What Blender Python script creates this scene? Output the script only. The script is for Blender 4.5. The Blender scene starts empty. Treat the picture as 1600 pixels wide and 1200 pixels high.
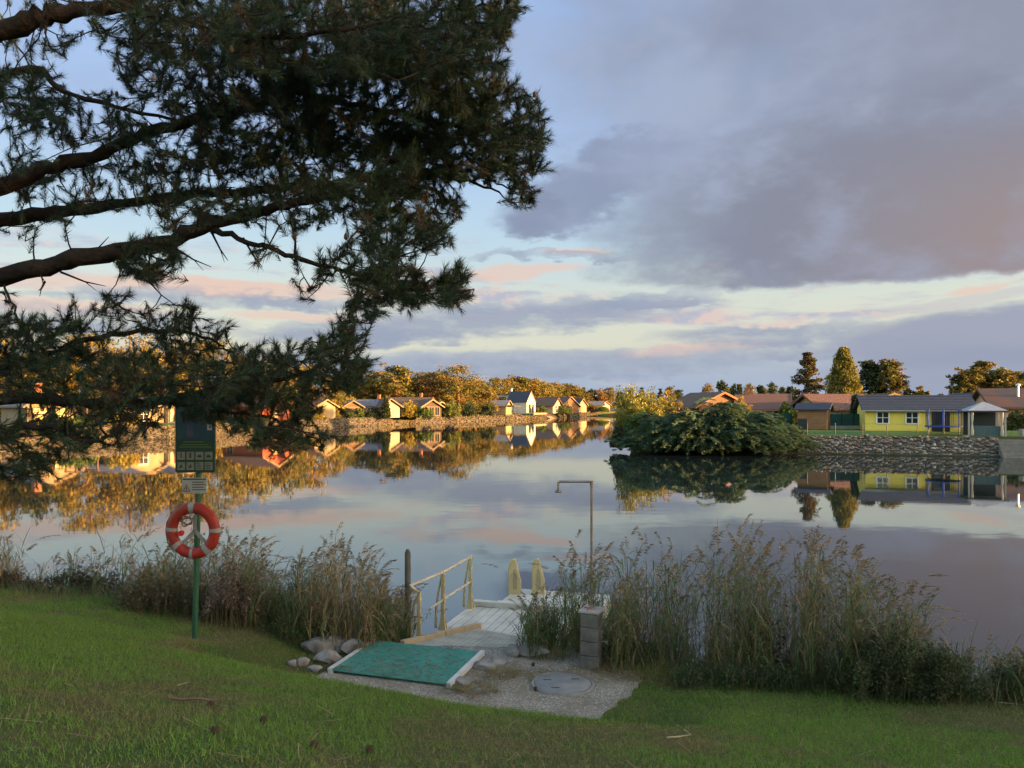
import bpy, bmesh, math, random
import numpy as np
from mathutils import Vector, Matrix, geometry

# ------------------------------------------------------------------ camera, sky, sun, exposure
SC = bpy.context.scene
COL = SC.collection
EYE = 4.0                      # camera height above the lake
F, CX, HY = 1200.0, 800.0, 632.0   # focal length, centre and horizon in photo pixels (design units)
SUN_AZ = math.radians(107.5)   # clockwise from +Y
SUN_EL = math.radians(4.6)
R = math.radians

cam_data = bpy.data.cameras.new('camera')
cam_data.sensor_width = 36.0
cam_data.lens = 27.0
cam_data.shift_y = 0.02
cam_data.clip_start = 0.05
cam_data.clip_end = 9000
cam = bpy.data.objects.new('camera', cam_data)
COL.objects.link(cam)
cam.location = (0, 0, EYE)
cam.rotation_euler = (R(90), 0, 0)
SC.camera = cam

def make_world():
    w = bpy.data.worlds.new('World')
    SC.world = w
    w.use_nodes = True
    nt = w.node_tree
    nt.nodes.clear()
    N = nt.nodes.new
    def link(a, b): nt.links.new(a, b)
    K = 0.118                      # radiance of the painted evening sky
    def put(sock, v):
        if isinstance(v, (int, float)): sock.default_value = v
        elif isinstance(v, tuple):
            sock.default_value = tuple(x * K for x in v) + (1,)
        else: link(v, sock)
    def m(op, a, b=0.0, c=None, clamp=False):
        n = N('ShaderNodeMath'); n.operation = op; n.use_clamp = clamp
        put(n.inputs[0], a); put(n.inputs[1], b)
        if c is not None: put(n.inputs[2], c)
        return n.outputs[0]
    def sstep(x, lo, hi):
        n = N('ShaderNodeMapRange'); n.interpolation_type = 'SMOOTHSTEP'; n.clamp = True
        put(n.inputs[0], x); n.inputs[1].default_value = lo; n.inputs[2].default_value = hi
        n.inputs[3].default_value = 0; n.inputs[4].default_value = 1
        return n.outputs[0]
    def mix(f, a, b):
        n = N('ShaderNodeMix'); n.data_type = 'RGBA'; n.clamp_factor = True
        put(n.inputs[0], f); put(n.inputs[6], a); put(n.inputs[7], b)
        return n.outputs[2]
    out = N('ShaderNodeOutputWorld'); bg = N('ShaderNodeBackground')
    bg.inputs['Strength'].default_value = 0.15
    link(bg.outputs[0], out.inputs[0])
    sky = N('ShaderNodeTexSky'); sky.sky_type = 'NISHITA'; sky.sun_disc = False
    sky.sun_elevation = SUN_EL; sky.sun_rotation = SUN_AZ
    sky.altitude = 100; sky.air_density = 1.0; sky.dust_density = 2.2; sky.ozone_density = 0.8
    tc = N('ShaderNodeTexCoord'); sep = N('ShaderNodeSeparateXYZ')
    link(tc.outputs['Generated'], sep.inputs[0])
    X, Y, Z = sep.outputs
    az = m('ARCTAN2', X, Y)
    el = m('ARCSINE', Z)
    def noise(sx, sy, sz, scale, detail=5, rough=0.55, off=0.0):
        cb = N('ShaderNodeCombineXYZ')
        put(cb.inputs[0], m('MULTIPLY_ADD', X, sx, off)); put(cb.inputs[1], m('MULTIPLY_ADD', Y, sy, off)); put(cb.inputs[2], m('MULTIPLY', Z, sz))
        n = N('ShaderNodeTexNoise'); n.inputs['Scale'].default_value = scale
        n.inputs['Detail'].default_value = detail; n.inputs['Roughness'].default_value = rough
        link(cb.outputs[0], n.inputs['Vector'])
        return n.outputs['Fac']
    puff = noise(1, 1, 2.0, 9, 5, 0.6)            # billows
    fine = noise(1, 1, 2.2, 26, 3, 0.6, 3.1)
    streak = noise(1, 1, 7.0, 5, 4, 0.6, 7.7)      # long flat streaks
    broad = noise(1, 1, 1.6, 3.2, 4, 0.55, 1.3)
    cp, cf, cs, cbn = (m('SUBTRACT', v, 0.5) for v in (puff, fine, streak, broad))
    # clear sky: the physical sky with a pale evening gradient
    e01 = sstep(el, 0.0, 0.5)
    ramp = N('ShaderNodeValToRGB'); link(m('DIVIDE', el, 0.6, clamp=True), ramp.inputs[0])
    cr = ramp.color_ramp
    pts = [(0.0, (3.2, 4.2, 5.8)), (0.12, (5.0, 5.0, 4.4)), (0.22, (4.8, 5.1, 4.7)), (0.34, (3.7, 4.9, 5.9)), (0.55, (3.0, 4.2, 6.6)), (1.0, (2.2, 3.3, 5.8))]
    while len(cr.elements) < len(pts): cr.elements.new(0.5)
    for e, (p, c) in zip(cr.elements, pts): e.position = p; e.color = tuple(x * K for x in c) + (1,)
    view_side = sstep(Y, -0.1, 0.75)                # the physical sky takes over away from the view
    base = mix(m('MULTIPLY', view_side, 0.93), sky.outputs[0], ramp.outputs[0])
    col = base
    warm = sstep(az, 0.12, 0.72)                    # towards the setting sun
    def ang(px, py):
        a = math.atan((px - CX) / F)
        return a, math.atan((HY - py) / F * math.cos(a))
    def blob(px, py, rx, ry, slope=0.0, wp=0.07, ws=0.03, wf=0.012, soft=0.5, flat=0.0):
        a0, e0 = ang(px, py)
        da = m('ADD', m('SUBTRACT', az, a0), m('MULTIPLY', cp, wp * 1.6))
        de = m('SUBTRACT', el, e0)
        de = m('SUBTRACT', de, m('MULTIPLY', m('SUBTRACT', az, a0), slope))
        de = m('ADD', de, m('ADD', m('MULTIPLY', cp, wp), m('ADD', m('MULTIPLY', cs, ws), m('MULTIPLY', cf, wf))))
        qa = m('DIVIDE', da, rx / F); qe = m('DIVIDE', de, ry / F)
        q = m('ADD', m('MULTIPLY', qa, qa), m('MULTIPLY', qe, qe))
        return sstep(q, 1.0 + soft * 0.5, 1.0 - soft)
    # pale pink streaks low in the sky
    st = m('MULTIPLY', sstep(streak, 0.50, 0.68), m('MULTIPLY', sstep(el, 0.025, 0.07), sstep(el, 0.24, 0.15)))
    col = mix(m('MULTIPLY', st, 0.8), col, mix(sstep(fine, 0.42, 0.6), (3.5, 3.6, 4.7), (5.9, 4.5, 4.3)))
    # high thin veil everywhere above
    veil = m('MULTIPLY', m('MULTIPLY', sstep(broad, 0.42, 0.66), sstep(el, 0.16, 0.4)), sstep(Y, -0.2, 0.5))
    col = mix(m('MULTIPLY', veil, 0.75), col, mix(warm, (2.9, 3.7, 5.4), (2.8, 3.1, 4.3)))
    lav = (2.6, 3.0, 3.95)
    lav2 = (2.7, 2.95, 3.8)
    peach = (6.4, 4.7, 4.0)
    # low bank along the horizon
    hb = sstep(m('ADD', el, m('ADD', m('MULTIPLY', cs, 0.06), m('MULTIPLY', cp, 0.03))), 0.078, 0.05)
    col = mix(m('MULTIPLY', hb, 0.55), col, mix(sstep(streak, 0.47, 0.66), (2.3, 3.1, 4.7), (3.9, 3.9, 4.6)))
    def cloud(c, f, op=0.92):
        nonlocal col
        col = mix(m('MULTIPLY', f, op), col, c)
    # lit rims sit just above the flat clouds
    for (px, py, rx, ry, sl) in [(420, 455, 210, 13, 0.0), (470, 497, 110, 9, 0), (810, 425, 110, 9, 0.03), (900, 398, 60, 7, 0.0), (1090, 548, 120, 9, 0.06), (250, 445, 200, 14, 0), (1530, 452, 40, 5, 0.1), (60, 480, 180, 14, 0.0)]:
        cloud(peach, blob(px, py, rx, ry, sl, 0.015, 0.03, 0.01, 0.8), 0.75)
    cloud((4.4, 4.2, 4.5), blob(1500, 470, 130, 8, 0.10, 0.02, 0.03, 0.008, 0.7), 0.5)
    tear = m('ADD', 0.85, m('ADD', m('MULTIPLY', cf, 1.6), m('MULTIPLY', cs, 1.8)), clamp=True)
    for (px, py, rx, ry, sl) in [(770, 500, 300, 31, 0.075), (1020, 470, 120, 11, 0.03), (1185, 524, 170, 19, 0.03), (560, 525, 190, 18, 0.02), (330, 470, 240, 14, 0.0), (860, 405, 130, 8, -0.03), (100, 500, 240, 18, 0.0), (860, 572, 330, 24, 0.0), (1300, 545, 200, 18, 0)]:
        cloud(lav, m('MULTIPLY', blob(px, py, rx, ry, sl, 0.03, 0.04, 0.022, 0.7), tear), 0.85)
    cloud(lav2, blob(1530, 528, 190, 44, 0.06, 0.02, 0.035, 0.01, 0.5), 0.95)
    cloud((2.5, 2.8, 3.7), blob(1800, 580, 420, 45, 0.0, 0.03, 0.03, 0.01, 0.6), 0.8)
    # the great dark cloud, top right, carrying on overhead and beyond the frame
    tone = mix(sstep(m('ADD', m('MULTIPLY', cbn, 1.6), m('MULTIPLY', cp, 0.8)), -0.22, 0.25), (2.1, 2.4, 3.25), (3.0, 3.5, 4.7))
    tone = mix(m('MULTIPLY', warm, 0.6), tone, (2.4, 2.5, 3.15))
    edge = m('ADD', el, m('ADD', m('MULTIPLY', cp, 0.016), m('ADD', m('MULTIPLY', cf, 0.012), m('MULTIPLY', sstep(az, 0.3, 0.1), -0.012))))
    lower = sstep(edge, 0.139, 0.149)                # flat cloud base
    fray = m('ADD', 0.72, m('MULTIPLY', cp, 1.3))
    cloud(tone, m('MULTIPLY', m('MULTIPLY', blob(1330, 60, 480, 330, 0.0, 0.18, 0.03, 0.05, 0.8), lower), fray), 1.1)
    cloud(mix(0.5, tone, (1.9, 2.3, 3.5)), blob(925, 285, 150, 52, 0.38, 0.10, 0.02, 0.05, 0.7), 0.85)
    cloud(mix(0.5, tone, (1.9, 2.3, 3.5)), blob(845, 345, 55, 30, 0.3, 0.06, 0.02, 0.05, 0.8), 0.8)
    cloud(tone, m('MULTIPLY', blob(2000, 60, 700, 340, 0.0, 0.16, 0.03, 0.03, 0.8), lower), 0.9)
    dark = mix(m('MULTIPLY', sstep(az, 0.25, 0.66), sstep(el, 0.36, 0.18)), (1.95, 2.12, 2.75), (2.75, 2.2, 2.2))
    dark = mix(sstep(m('ADD', m('MULTIPLY', cbn, 1.2), m('MULTIPLY', cp, 1.0)), 0.0, 0.5), dark, tone)
    dm = m('MULTIPLY', m('MAXIMUM', blob(1430, 350, 430, 165, 0.0, 0.11, 0.02, 0.05, 0.8), blob(1900, 330, 500, 170, 0, 0.08, 0.02, 0.02, 0.8)), lower)
    cloud(dark, dm, 1.0)
    link(col, bg.inputs[0])
    w.cycles.sampling_method = 'MANUAL'
    w.cycles.sample_map_resolution = 512
make_world()

sun_data = bpy.data.lights.new('sun', 'SUN')
sun_data.energy = 3.5
sun_data.angle = R(0.6)
sun_data.color = (1.0, 0.55, 0.19)
sun = bpy.data.objects.new('sun', sun_data)
COL.objects.link(sun)
sdir = Vector((math.sin(SUN_AZ) * math.cos(SUN_EL), math.cos(SUN_AZ) * math.cos(SUN_EL), math.sin(SUN_EL)))
sun.rotation_euler = sdir.to_track_quat('Z', 'Y').to_euler()
sun.location = (60, -20, 30)

SC.view_settings.view_transform = 'Standard'
SC.view_settings.look = 'None'
SC.view_settings.gamma = 1.0
SC.view_settings.exposure = 2.85
SC.view_settings.use_curve_mapping = False
SC.render.engine = 'CYCLES'
SC.cycles.use_denoising = True
SC.cycles.use_adaptive_sampling = True
SC.cycles.adaptive_threshold = 0.025
SC.cycles.max_bounces = 5
SC.cycles.diffuse_bounces = 2
SC.cycles.glossy_bounces = 3
SC.cycles.transparent_max_bounces = 4
SC.cycles.caustics_reflective = False
SC.cycles.caustics_refractive = False

# ------------------------------------------------------------------ helpers
def P(px, py, d):
    """Photo pixel and distance -> a point of the place."""
    return Vector(((px - CX) / F * d, d, EYE + (HY - py) / F * d))

def lin(*c):
    return tuple((v / 255 / 12.92) if v / 255 <= 0.04045 else ((v / 255 + 0.055) / 1.055) ** 2.4 for v in c)

MATS = {}
def mat(name, c1, c2=None, scale=4.0, rough=0.85, bump=0.0, bscale=None, spec=0.25, metal=0.0, stretch=None, kind='noise', detail=4, lo=0.35, hi=0.65, bdist=0.02):
    if name in MATS: return MATS[name]
    m = bpy.data.materials.new(name); m.use_nodes = True
    nt = m.node_tree; b = nt.nodes['Principled BSDF']
    b.inputs['Roughness'].default_value = rough
    b.inputs['Specular IOR Level'].default_value = spec
    b.inputs['Metallic'].default_value = metal
    b.inputs['Base Color'].default_value = tuple(c1) + (1,)
    tc = nt.nodes.new('ShaderNodeTexCoord'); mp = nt.nodes.new('ShaderNodeMapping')
    nt.links.new(tc.outputs['Object'], mp.inputs[0])
    if stretch: mp.inputs['Scale'].default_value = stretch
    def tex(s):
        if kind == 'voronoi':
            t = nt.nodes.new('ShaderNodeTexVoronoi'); t.inputs['Scale'].default_value = s; nt.links.new(mp.outputs[0], t.inputs['Vector']); return t.outputs['Color'], t.outputs['Distance']
        if kind == 'wave':
            t = nt.nodes.new('ShaderNodeTexWave'); t.inputs['Scale'].default_value = s; t.inputs['Distortion'].default_value = 0.6; nt.links.new(mp.outputs[0], t.inputs['Vector']); return t.outputs['Fac'], t.outputs['Fac']
        t = nt.nodes.new('ShaderNodeTexNoise'); t.inputs['Scale'].default_value = s; t.inputs['Detail'].default_value = detail; nt.links.new(mp.outputs[0], t.inputs['Vector']); return t.outputs['Fac'], t.outputs['Fac']
    f, h = tex(scale)
    if c2 is not None:
        mr = nt.nodes.new('ShaderNodeMapRange'); mr.inputs[1].default_value = lo; mr.inputs[2].default_value = hi
        nt.links.new(f, mr.inputs[0])
        mx = nt.nodes.new('ShaderNodeMix'); mx.data_type = 'RGBA'
        nt.links.new(mr.outputs[0], mx.inputs[0])
        mx.inputs[6].default_value = tuple(c1) + (1,); mx.inputs[7].default_value = tuple(c2) + (1,)
        nt.links.new(mx.outputs[2], b.inputs['Base Color'])
    if bump:
        if bscale: f, h = tex(bscale)
        bp = nt.nodes.new('ShaderNodeBump'); bp.inputs['Strength'].default_value = bump; bp.inputs['Distance'].default_value = bdist
        nt.links.new(h, bp.inputs['Height']); nt.links.new(bp.outputs[0], b.inputs['Normal'])
    MATS[name] = m
    return m

def leaf_mat(name, trans=0.3, rough=0.7, spec=0.2):
    """Foliage: the colour of each blade or leaf is stored on the mesh."""
    if name in MATS: return MATS[name]
    m = bpy.data.materials.new(name); m.use_nodes = True
    nt = m.node_tree; b = nt.nodes['Principled BSDF']; out = nt.nodes['Material Output']
    at = nt.nodes.new('ShaderNodeAttribute'); at.attribute_name = 'tint'
    nt.links.new(at.outputs['Color'], b.inputs['Base Color'])
    b.inputs['Roughness'].default_value = rough; b.inputs['Specular IOR Level'].default_value = spec
    if trans:
        t = nt.nodes.new('ShaderNodeBsdfTranslucent'); nt.links.new(at.outputs['Color'], t.inputs[0])
        mx = nt.nodes.new('ShaderNodeMixShader'); mx.inputs[0].default_value = trans
        nt.links.new(b.outputs[0], mx.inputs[1]); nt.links.new(t.outputs[0], mx.inputs[2]); nt.links.new(mx.outputs[0], out.inputs[0])
    MATS[name] = m
    return m

def tag(o, label=None, cat=None, group=None, kind=None):
    if label: o['label'] = label
    if cat: o['category'] = cat
    if group: o['group'] = group
    if kind: o['kind'] = kind
    return o

def thing(name, label, cat, loc=(0, 0, 0), rz=0.0, group=None):
    o = bpy.data.objects.new(name, None); COL.objects.link(o)
    o.location = loc; o.rotation_euler = (0, 0, rz); o.empty_display_size = 0.2
    return tag(o, label, cat, group)

def to_local(V, parent):
    if parent is None: return V
    chain = []; p = parent
    while p is not None: chain.append(p); p = p.parent
    for p in reversed(chain):
        V = V - np.array(p.location)
        c, s = math.cos(-p.rotation_euler.z), math.sin(-p.rotation_euler.z)
        V = np.stack([c * V[:, 0] - s * V[:, 1], s * V[:, 0] + c * V[:, 1], V[:, 2]], 1)
    return V

def link_mesh(name, me, material, parent=None):
    o = bpy.data.objects.new(name, me); COL.objects.link(o)
    if material is not None: me.materials.append(material)
    if parent is not None: o.parent = parent
    return o

def tri_obj(name, V, T, C, material, parent=None, smooth=False):
    """A mass of triangles with a colour for every vertex; V in world space."""
    V = np.asarray(V, np.float64).reshape(-1, 3); T = np.asarray(T, np.int32).reshape(-1, 3)
    base = None
    if parent is None:
        base = np.array([V[:, 0].mean(), V[:, 1].mean(), V[:, 2].min()]); V = V - base
    else: V = to_local(V, parent)
    me = bpy.data.meshes.new(name)
    me.vertices.add(len(V)); me.vertices.foreach_set('co', V.astype(np.float32).ravel())
    me.loops.add(len(T) * 3); me.loops.foreach_set('vertex_index', T.ravel())
    me.polygons.add(len(T))
    me.polygons.foreach_set('loop_start', np.arange(0, len(T) * 3, 3, dtype=np.int32))
    try: me.polygons.foreach_set('loop_total', np.full(len(T), 3, np.int32))
    except Exception: pass
    if C is not None:
        a = me.attributes.new('tint', 'FLOAT_COLOR', 'POINT')
        a.data.foreach_set('color', np.concatenate([np.asarray(C, np.float32).reshape(-1, 3), np.ones((len(V), 1), np.float32)], 1).ravel())
    me.update(); me.validate()
    if smooth: me.polygons.foreach_set('use_smooth', np.ones(len(T), bool))
    o = link_mesh(name, me, material, parent)
    if base is not None: o.location = base
    return o

class MB:
    """Collects boxes, tubes and prisms; build() links them as ONE mesh object."""
    def __init__(self): self.v = []; self.f = []; self.s = []
    def add(self, vs, fs, smooth=False):
        n = len(self.v); self.v += [tuple(v) for v in vs]; self.f += [tuple(i + n for i in f) for f in fs]; self.s += [smooth] * len(fs); return self
    def obox(self, o, a, b, c):
        """Box from corner o along edge vectors a, b, c."""
        o, a, b, c = map(Vector, (o, a, b, c))
        vs = [o, o + a, o + a + b, o + b, o + c, o + a + c, o + a + b + c, o + b + c]
        fs = [(0, 3, 2, 1), (4, 5, 6, 7), (0, 1, 5, 4), (1, 2, 6, 5), (2, 3, 7, 6), (3, 0, 4, 7)]
        if a.cross(b).dot(c) < 0: fs = [tuple(reversed(f)) for f in fs]
        return self.add(vs, fs)
    def box(self, x0, x1, y0, y1, z0, z1):
        return self.obox((x0, y0, z0), (x1 - x0, 0, 0), (0, y1 - y0, 0), (0, 0, z1 - z0))
    def tube(self, path, rad, n=8, cap=True, smooth=True):
        path = [Vector(p) for p in path]; k = len(path)
        if isinstance(rad, (int, float)): rad = [rad] * k
        vs = []; prev = None
        for i, p in enumerate(path):
            t = (path[min(i + 1, k - 1)] - path[max(i - 1, 0)])
            t = t.normalized() if t.length > 1e-9 else Vector((0, 0, 1))
            if prev is None:
                r = Vector((0, 0, 1)) if abs(t.z) < 0.9 else Vector((1, 0, 0))
                u = t.cross(r).normalized()
            else:
                u = prev - t * prev.dot(t); u = u.normalized() if u.length > 1e-6 else t.orthogonal().normalized()
            prev = u; w = t.cross(u)
            for j in range(n):
                a = 2 * math.pi * j / n
                vs.append(p + (u * math.cos(a) + w * math.sin(a)) * rad[i])
        fs = [(i * n + j, i * n + (j + 1) % n, (i + 1) * n + (j + 1) % n, (i + 1) * n + j) for i in range(k - 1) for j in range(n)]
        self.add(vs, fs, smooth)
        if cap: self.add(vs[:n], [tuple(reversed(range(n)))]); self.add(vs[-n:], [tuple(range(n))])
        return self
    def prism(self, poly, d, z=None):
        """Extrude a 3D polygon along vector d."""
        poly = [Vector(p) for p in poly]; d = Vector(d); n = len(poly)
        vs = poly + [p + d for p in poly]
        nrm = Vector((0, 0, 0))
        for i in range(n): nrm += poly[i].cross(poly[(i + 1) % n])
        fs = [tuple(reversed(range(n))), tuple(range(n, 2 * n))] + [(i, (i + 1) % n, n + (i + 1) % n, n + i) for i in range(n)]
        if nrm.dot(d) < 0: fs = [tuple(reversed(f)) for f in fs]
        return self.add(vs, fs)
    def lathe(self, prof, o=(0, 0, 0), n=16, smooth=True):
        o = Vector(o); vs = []
        for r, z in prof:
            for j in range(n):
                a = 2 * math.pi * j / n; vs.append(o + Vector((r * math.cos(a), r * math.sin(a), z)))
        k = len(prof)
        fs = [(i * n + j, i * n + (j + 1) % n, (i + 1) * n + (j + 1) % n, (i + 1) * n + j) for i in range(k - 1) for j in range(n)]
        return self.add(vs, fs, smooth)
    def build(self, name, material, parent=None, local=False, bevel=0.0):
        V = np.array([tuple(v) for v in self.v], float)
        loc = None
        if parent is not None and not local: V = to_local(V, parent)
        if parent is None:
            loc = np.array([(V[:, 0].min() + V[:, 0].max()) / 2, (V[:, 1].min() + V[:, 1].max()) / 2, V[:, 2].min()]); V = V - loc
        me = bpy.data.meshes.new(name); me.from_pydata([tuple(v) for v in V], [], self.f); me.update()
        me.polygons.foreach_set('use_smooth', self.s)
        if bevel:
            bm = bmesh.new(); bm.from_mesh(me); bmesh.ops.remove_doubles(bm, verts=bm.verts, dist=1e-5)
            es = [e for e in bm.edges if len(e.link_faces) == 2 and e.calc_face_angle(0) > 0.6]
            bmesh.ops.bevel(bm, geom=es, offset=bevel, segments=1, affect='EDGES', clamp_overlap=True)
            bm.to_mesh(me); bm.free()
        o = link_mesh(name, me, material, parent)
        if loc is not None: o.location = loc
        return o

def copy_tree(o, parent=None):
    c = o.copy(); COL.objects.link(c); c.parent = parent
    for ch in list(o.children): copy_tree(ch, c)
    return c

_NS = np.random.RandomState(5).rand(64, 256, 256)
def vnoise(x, y, seed=0):
    """Smooth value noise in 0..1 for arrays."""
    g = _NS[seed % 64]; x = np.asarray(x, float); y = np.asarray(y, float)
    xi = np.floor(x).astype(int); yi = np.floor(y).astype(int); fx = x - xi; fy = y - yi
    fx = fx * fx * (3 - 2 * fx); fy = fy * fy * (3 - 2 * fy)
    a = g[xi % 256, yi % 256]; b = g[(xi + 1) % 256, yi % 256]; c = g[xi % 256, (yi + 1) % 256]; d = g[(xi + 1) % 256, (yi + 1) % 256]
    return (a * (1 - fx) + b * fx) * (1 - fy) + (c * (1 - fx) + d * fx) * fy
def fbm(x, y, seed=0, o=4):
    t = 0; a = 0.5; s = 0
    for i in range(o): t = t + a * vnoise(x * 2 ** i, y * 2 ** i, seed + i); s += a; a *= 0.5
    return t / s
# ------------------------------------------------------------------ the ground, the lake, the lawn
SHX = np.array([-70, -40, -20, -8.5, 6.0, 12.0, 40.0, 130.0])
SHY = np.array([27.0, 20.5, 16.2, 12.7, 8.9, 8.7, 14.0, 22.0])
def shore_y(x): return np.interp(x, SHX, SHY)
PAD = [(475, 1067), (530, 1040), (590, 1008), (752, 1010), (800, 1012), (860, 1010), (945, 1030), (1005, 1052), (985, 1085), (930, 1124), (860, 1118), (760, 1106), (640, 1090)]
PADZ = 0.6
def pad_pt(px, py, z=PADZ):
    d = (EYE - z) * F / (py - HY); return ((px - CX) / F * d, d)
PADW = np.array([pad_pt(*p) for p in PAD])
def rough_outline(P0, step, amp, seed):
    r = np.random.default_rng(seed); out = []
    for i in range(len(P0)):
        a, c = P0[i], P0[(i + 1) % len(P0)]; k = max(1, int(np.hypot(*(c - a)) / step))
        for j in range(k): out.append(a + (c - a) * j / k + r.normal(0, amp, 2))
    return np.array(out)
PADW = rough_outline(PADW, .09, .022, 4)
def lawn_z(x, y):
    x = np.asarray(x, float); y = np.asarray(y, float)
    s = (shore_y(x) - y) * 0.966
    edge = 0.50 + 0.42 * np.clip((-x - 0.6) / 5.5, 0, 1) + 0.05 * np.clip((x - 3) / 3, 0, 1)
    prof = np.interp(s, [-40, -3.2, -1.3, 0, 1.6, 3.0, 6.8, 10, 20, 60], [-1.6, -1.2, -0.62, 0, 0.22, 0.60, 1.68, 1.92, 2.1, 2.3])
    z = edge + prof
    b = 0.05 * (fbm(x * 0.9 + 40, y * 0.9 + 40, 3) - 0.5) + 0.02 * (fbm(x * 4 + 40, y * 4 + 40, 7) - 0.5)
    z = z + b
    # levelled place for the mat and the shower
    u = (x + 2.27) * .951 - (y - 9.72) * .309; v = (x + 2.27) * .309 + (y - 9.72) * .951
    vm = np.interp(u, [1.6, 2.1], [1.05, 1.75])
    dx = np.maximum(np.maximum(-.5 - u, u - 4.0), 0); dy = np.where(v > vm, (v - vm) * 2.6, np.maximum(-.9 - v, 0))
    w = np.clip(1 - np.hypot(dx, dy) / 0.9, 0, 1); w = w * w * (3 - 2 * w)
    return z * (1 - w) + (PADZ - 0.012) * w

def pad_inside(x, y, grow=0.0):
    inside = np.zeros(np.shape(x), bool); n = len(PADW); j = n - 1
    for i in range(n):
        xi, yi = PADW[i]; xj, yj = PADW[j]
        c = ((yi > y) != (yj > y)) & (x < (xj - xi) * (y - yi) / (yj - yi + 1e-12) + xi)
        inside ^= c; j = i
    return inside

def make_lawn():
    xs = np.unique(np.concatenate([np.arange(-70, -14, 2.0), np.arange(-14, 12, 0.16), np.arange(12, 130.1, 3.0)]))
    ys = np.unique(np.concatenate([np.arange(-60, 2, 2.0), np.arange(2, 17, 0.16), np.arange(17, 32, 1.0)]))
    Xg, Yg = np.meshgrid(xs, ys, indexing='ij')
    Zg = lawn_z(Xg, Yg)
    V = np.stack([Xg, Yg, Zg], -1).reshape(-1, 3); ny = len(ys)
    i = np.arange(len(xs) - 1)[:, None] * ny + np.arange(ny - 1)[None]; i = i.ravel()
    T = np.concatenate([np.stack([i, i + ny, i + ny + 1], 1), np.stack([i, i + ny + 1, i + 1], 1)])
    m = mat('lawn_soil', (0.050, 0.075, 0.02), (0.095, 0.08, 0.035), 1.6, 0.95, 0.5, 60, 0.1, detail=8)
    o = tri_obj('lawn', V, T, None, m, None, True); tag(o, kind='structure')
make_lawn()

# lake outline beyond the near shore (a hole in the one ground sheet)
LEFT = [(-75, 30), (-58, 60), (-49, 75), (-40, 89), (-29, 140), (-16, 172), (3.5, 206), (18, 240), (30, 270)]
RIGHT = [(42, 278), (40, 230), (30, 160), (20, 105), (12.5, 76), (10.8, 70), (12.5, 66.5), (20.4, 65.4), (21, 63.6), (39.6, 58.3), (42, 57.6), (75, 49), (120, 40), (138, 30), (140, 24)]
GZ = 1.45
def make_ground():
    hole = LEFT + RIGHT + [(140, -62), (-75, -62)]
    S = 4500
    outer = [(-S, -S), (S, -S), (S, S), (-S, S)]
    loops = [[Vector((x, y, 0)) for x, y in outer], [Vector((x, y, 0)) for x, y in hole]]
    tris = geometry.tessellate_polygon(loops)
    pts = outer + hole
    vs = [(x, y, GZ) for x, y in pts]; fs = [tuple(t) for t in tris]
    n0 = len(vs); nh = len(hole)
    vs += [(x, y, -1.5) for x, y in hole]
    for i in range(nh):
        j = (i + 1) % nh; fs.append((4 + i, 4 + j, n0 + j, n0 + i))
    me = bpy.data.meshes.new('ground'); me.from_pydata(vs, [], fs); me.update()
    bm = bmesh.new(); bm.from_mesh(me); bmesh.ops.recalc_face_normals(bm, faces=bm.faces); bm.to_mesh(me); bm.free()
    o = link_mesh('ground', me, mat('ground', (0.045, 0.06, 0.022), (0.085, 0.075, 0.035), 0.15, 0.95, 0.4, 3)); tag(o, kind='structure')
    o = MB().box(-90, 150, -5, 300, -2.2, -2.0).build('lake_bed', mat('lake_bed', (0.03, 0.035, 0.025), (0.05, 0.045, 0.03), 0.5)); tag(o, kind='structure')
make_ground()

def make_water():
    m = bpy.data.materials.new('lake_water'); m.use_nodes = True
    nt = m.node_tree; b = nt.nodes['Principled BSDF']
    b.inputs['Base Color'].default_value = (0.012, 0.02, 0.02, 1)
    b.inputs['Roughness'].default_value = 0.025
    b.inputs['IOR'].default_value = 2.1
    b.inputs['Specular IOR Level'].default_value = 0.5
    tc = nt.nodes.new('ShaderNodeTexCoord'); mp = nt.nodes.new('ShaderNodeMapping'); mp.inputs['Scale'].default_value = (0.55, 1.0, 1)
    nt.links.new(tc.outputs['Object'], mp.inputs[0])
    a = nt.nodes.new('ShaderNodeTexNoise'); a.inputs['Scale'].default_value = 1.1; a.inputs['Detail'].default_value = 2.5
    c = nt.nodes.new('ShaderNodeTexNoise'); c.inputs['Scale'].default_value = 0.06; c.inputs['Detail'].default_value = 2
    nt.links.new(mp.outputs[0], a.inputs['Vector']); nt.links.new(mp.outputs[0], c.inputs['Vector'])
    mr = nt.nodes.new('ShaderNodeMapRange'); mr.inputs[1].default_value = 0.35; mr.inputs[2].default_value = 0.7; mr.inputs[3].default_value = 0.15; mr.inputs[4].default_value = 1.0
    nt.links.new(c.outputs['Fac'], mr.inputs[0])
    mu = nt.nodes.new('ShaderNodeMath'); mu.operation = 'MULTIPLY'; nt.links.new(a.outputs['Fac'], mu.inputs[0]); nt.links.new(mr.outputs[0], mu.inputs[1])
    bp = nt.nodes.new('ShaderNodeBump'); bp.inputs['Strength'].default_value = 0.35; bp.inputs['Distance'].default_value = 0.012
    nt.links.new(mu.outputs[0], bp.inputs['Height']); nt.links.new(bp.outputs[0], b.inputs['Normal'])
    me = bpy.data.meshes.new('lake_water'); me.from_pydata([(-90, 2, 0), (150, 2, 0), (150, 300, 0), (-90, 300, 0)], [], [(0, 1, 2, 3)])
    o = link_mesh('lake_water', me, m); tag(o, kind='structure')
make_water()

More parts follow.
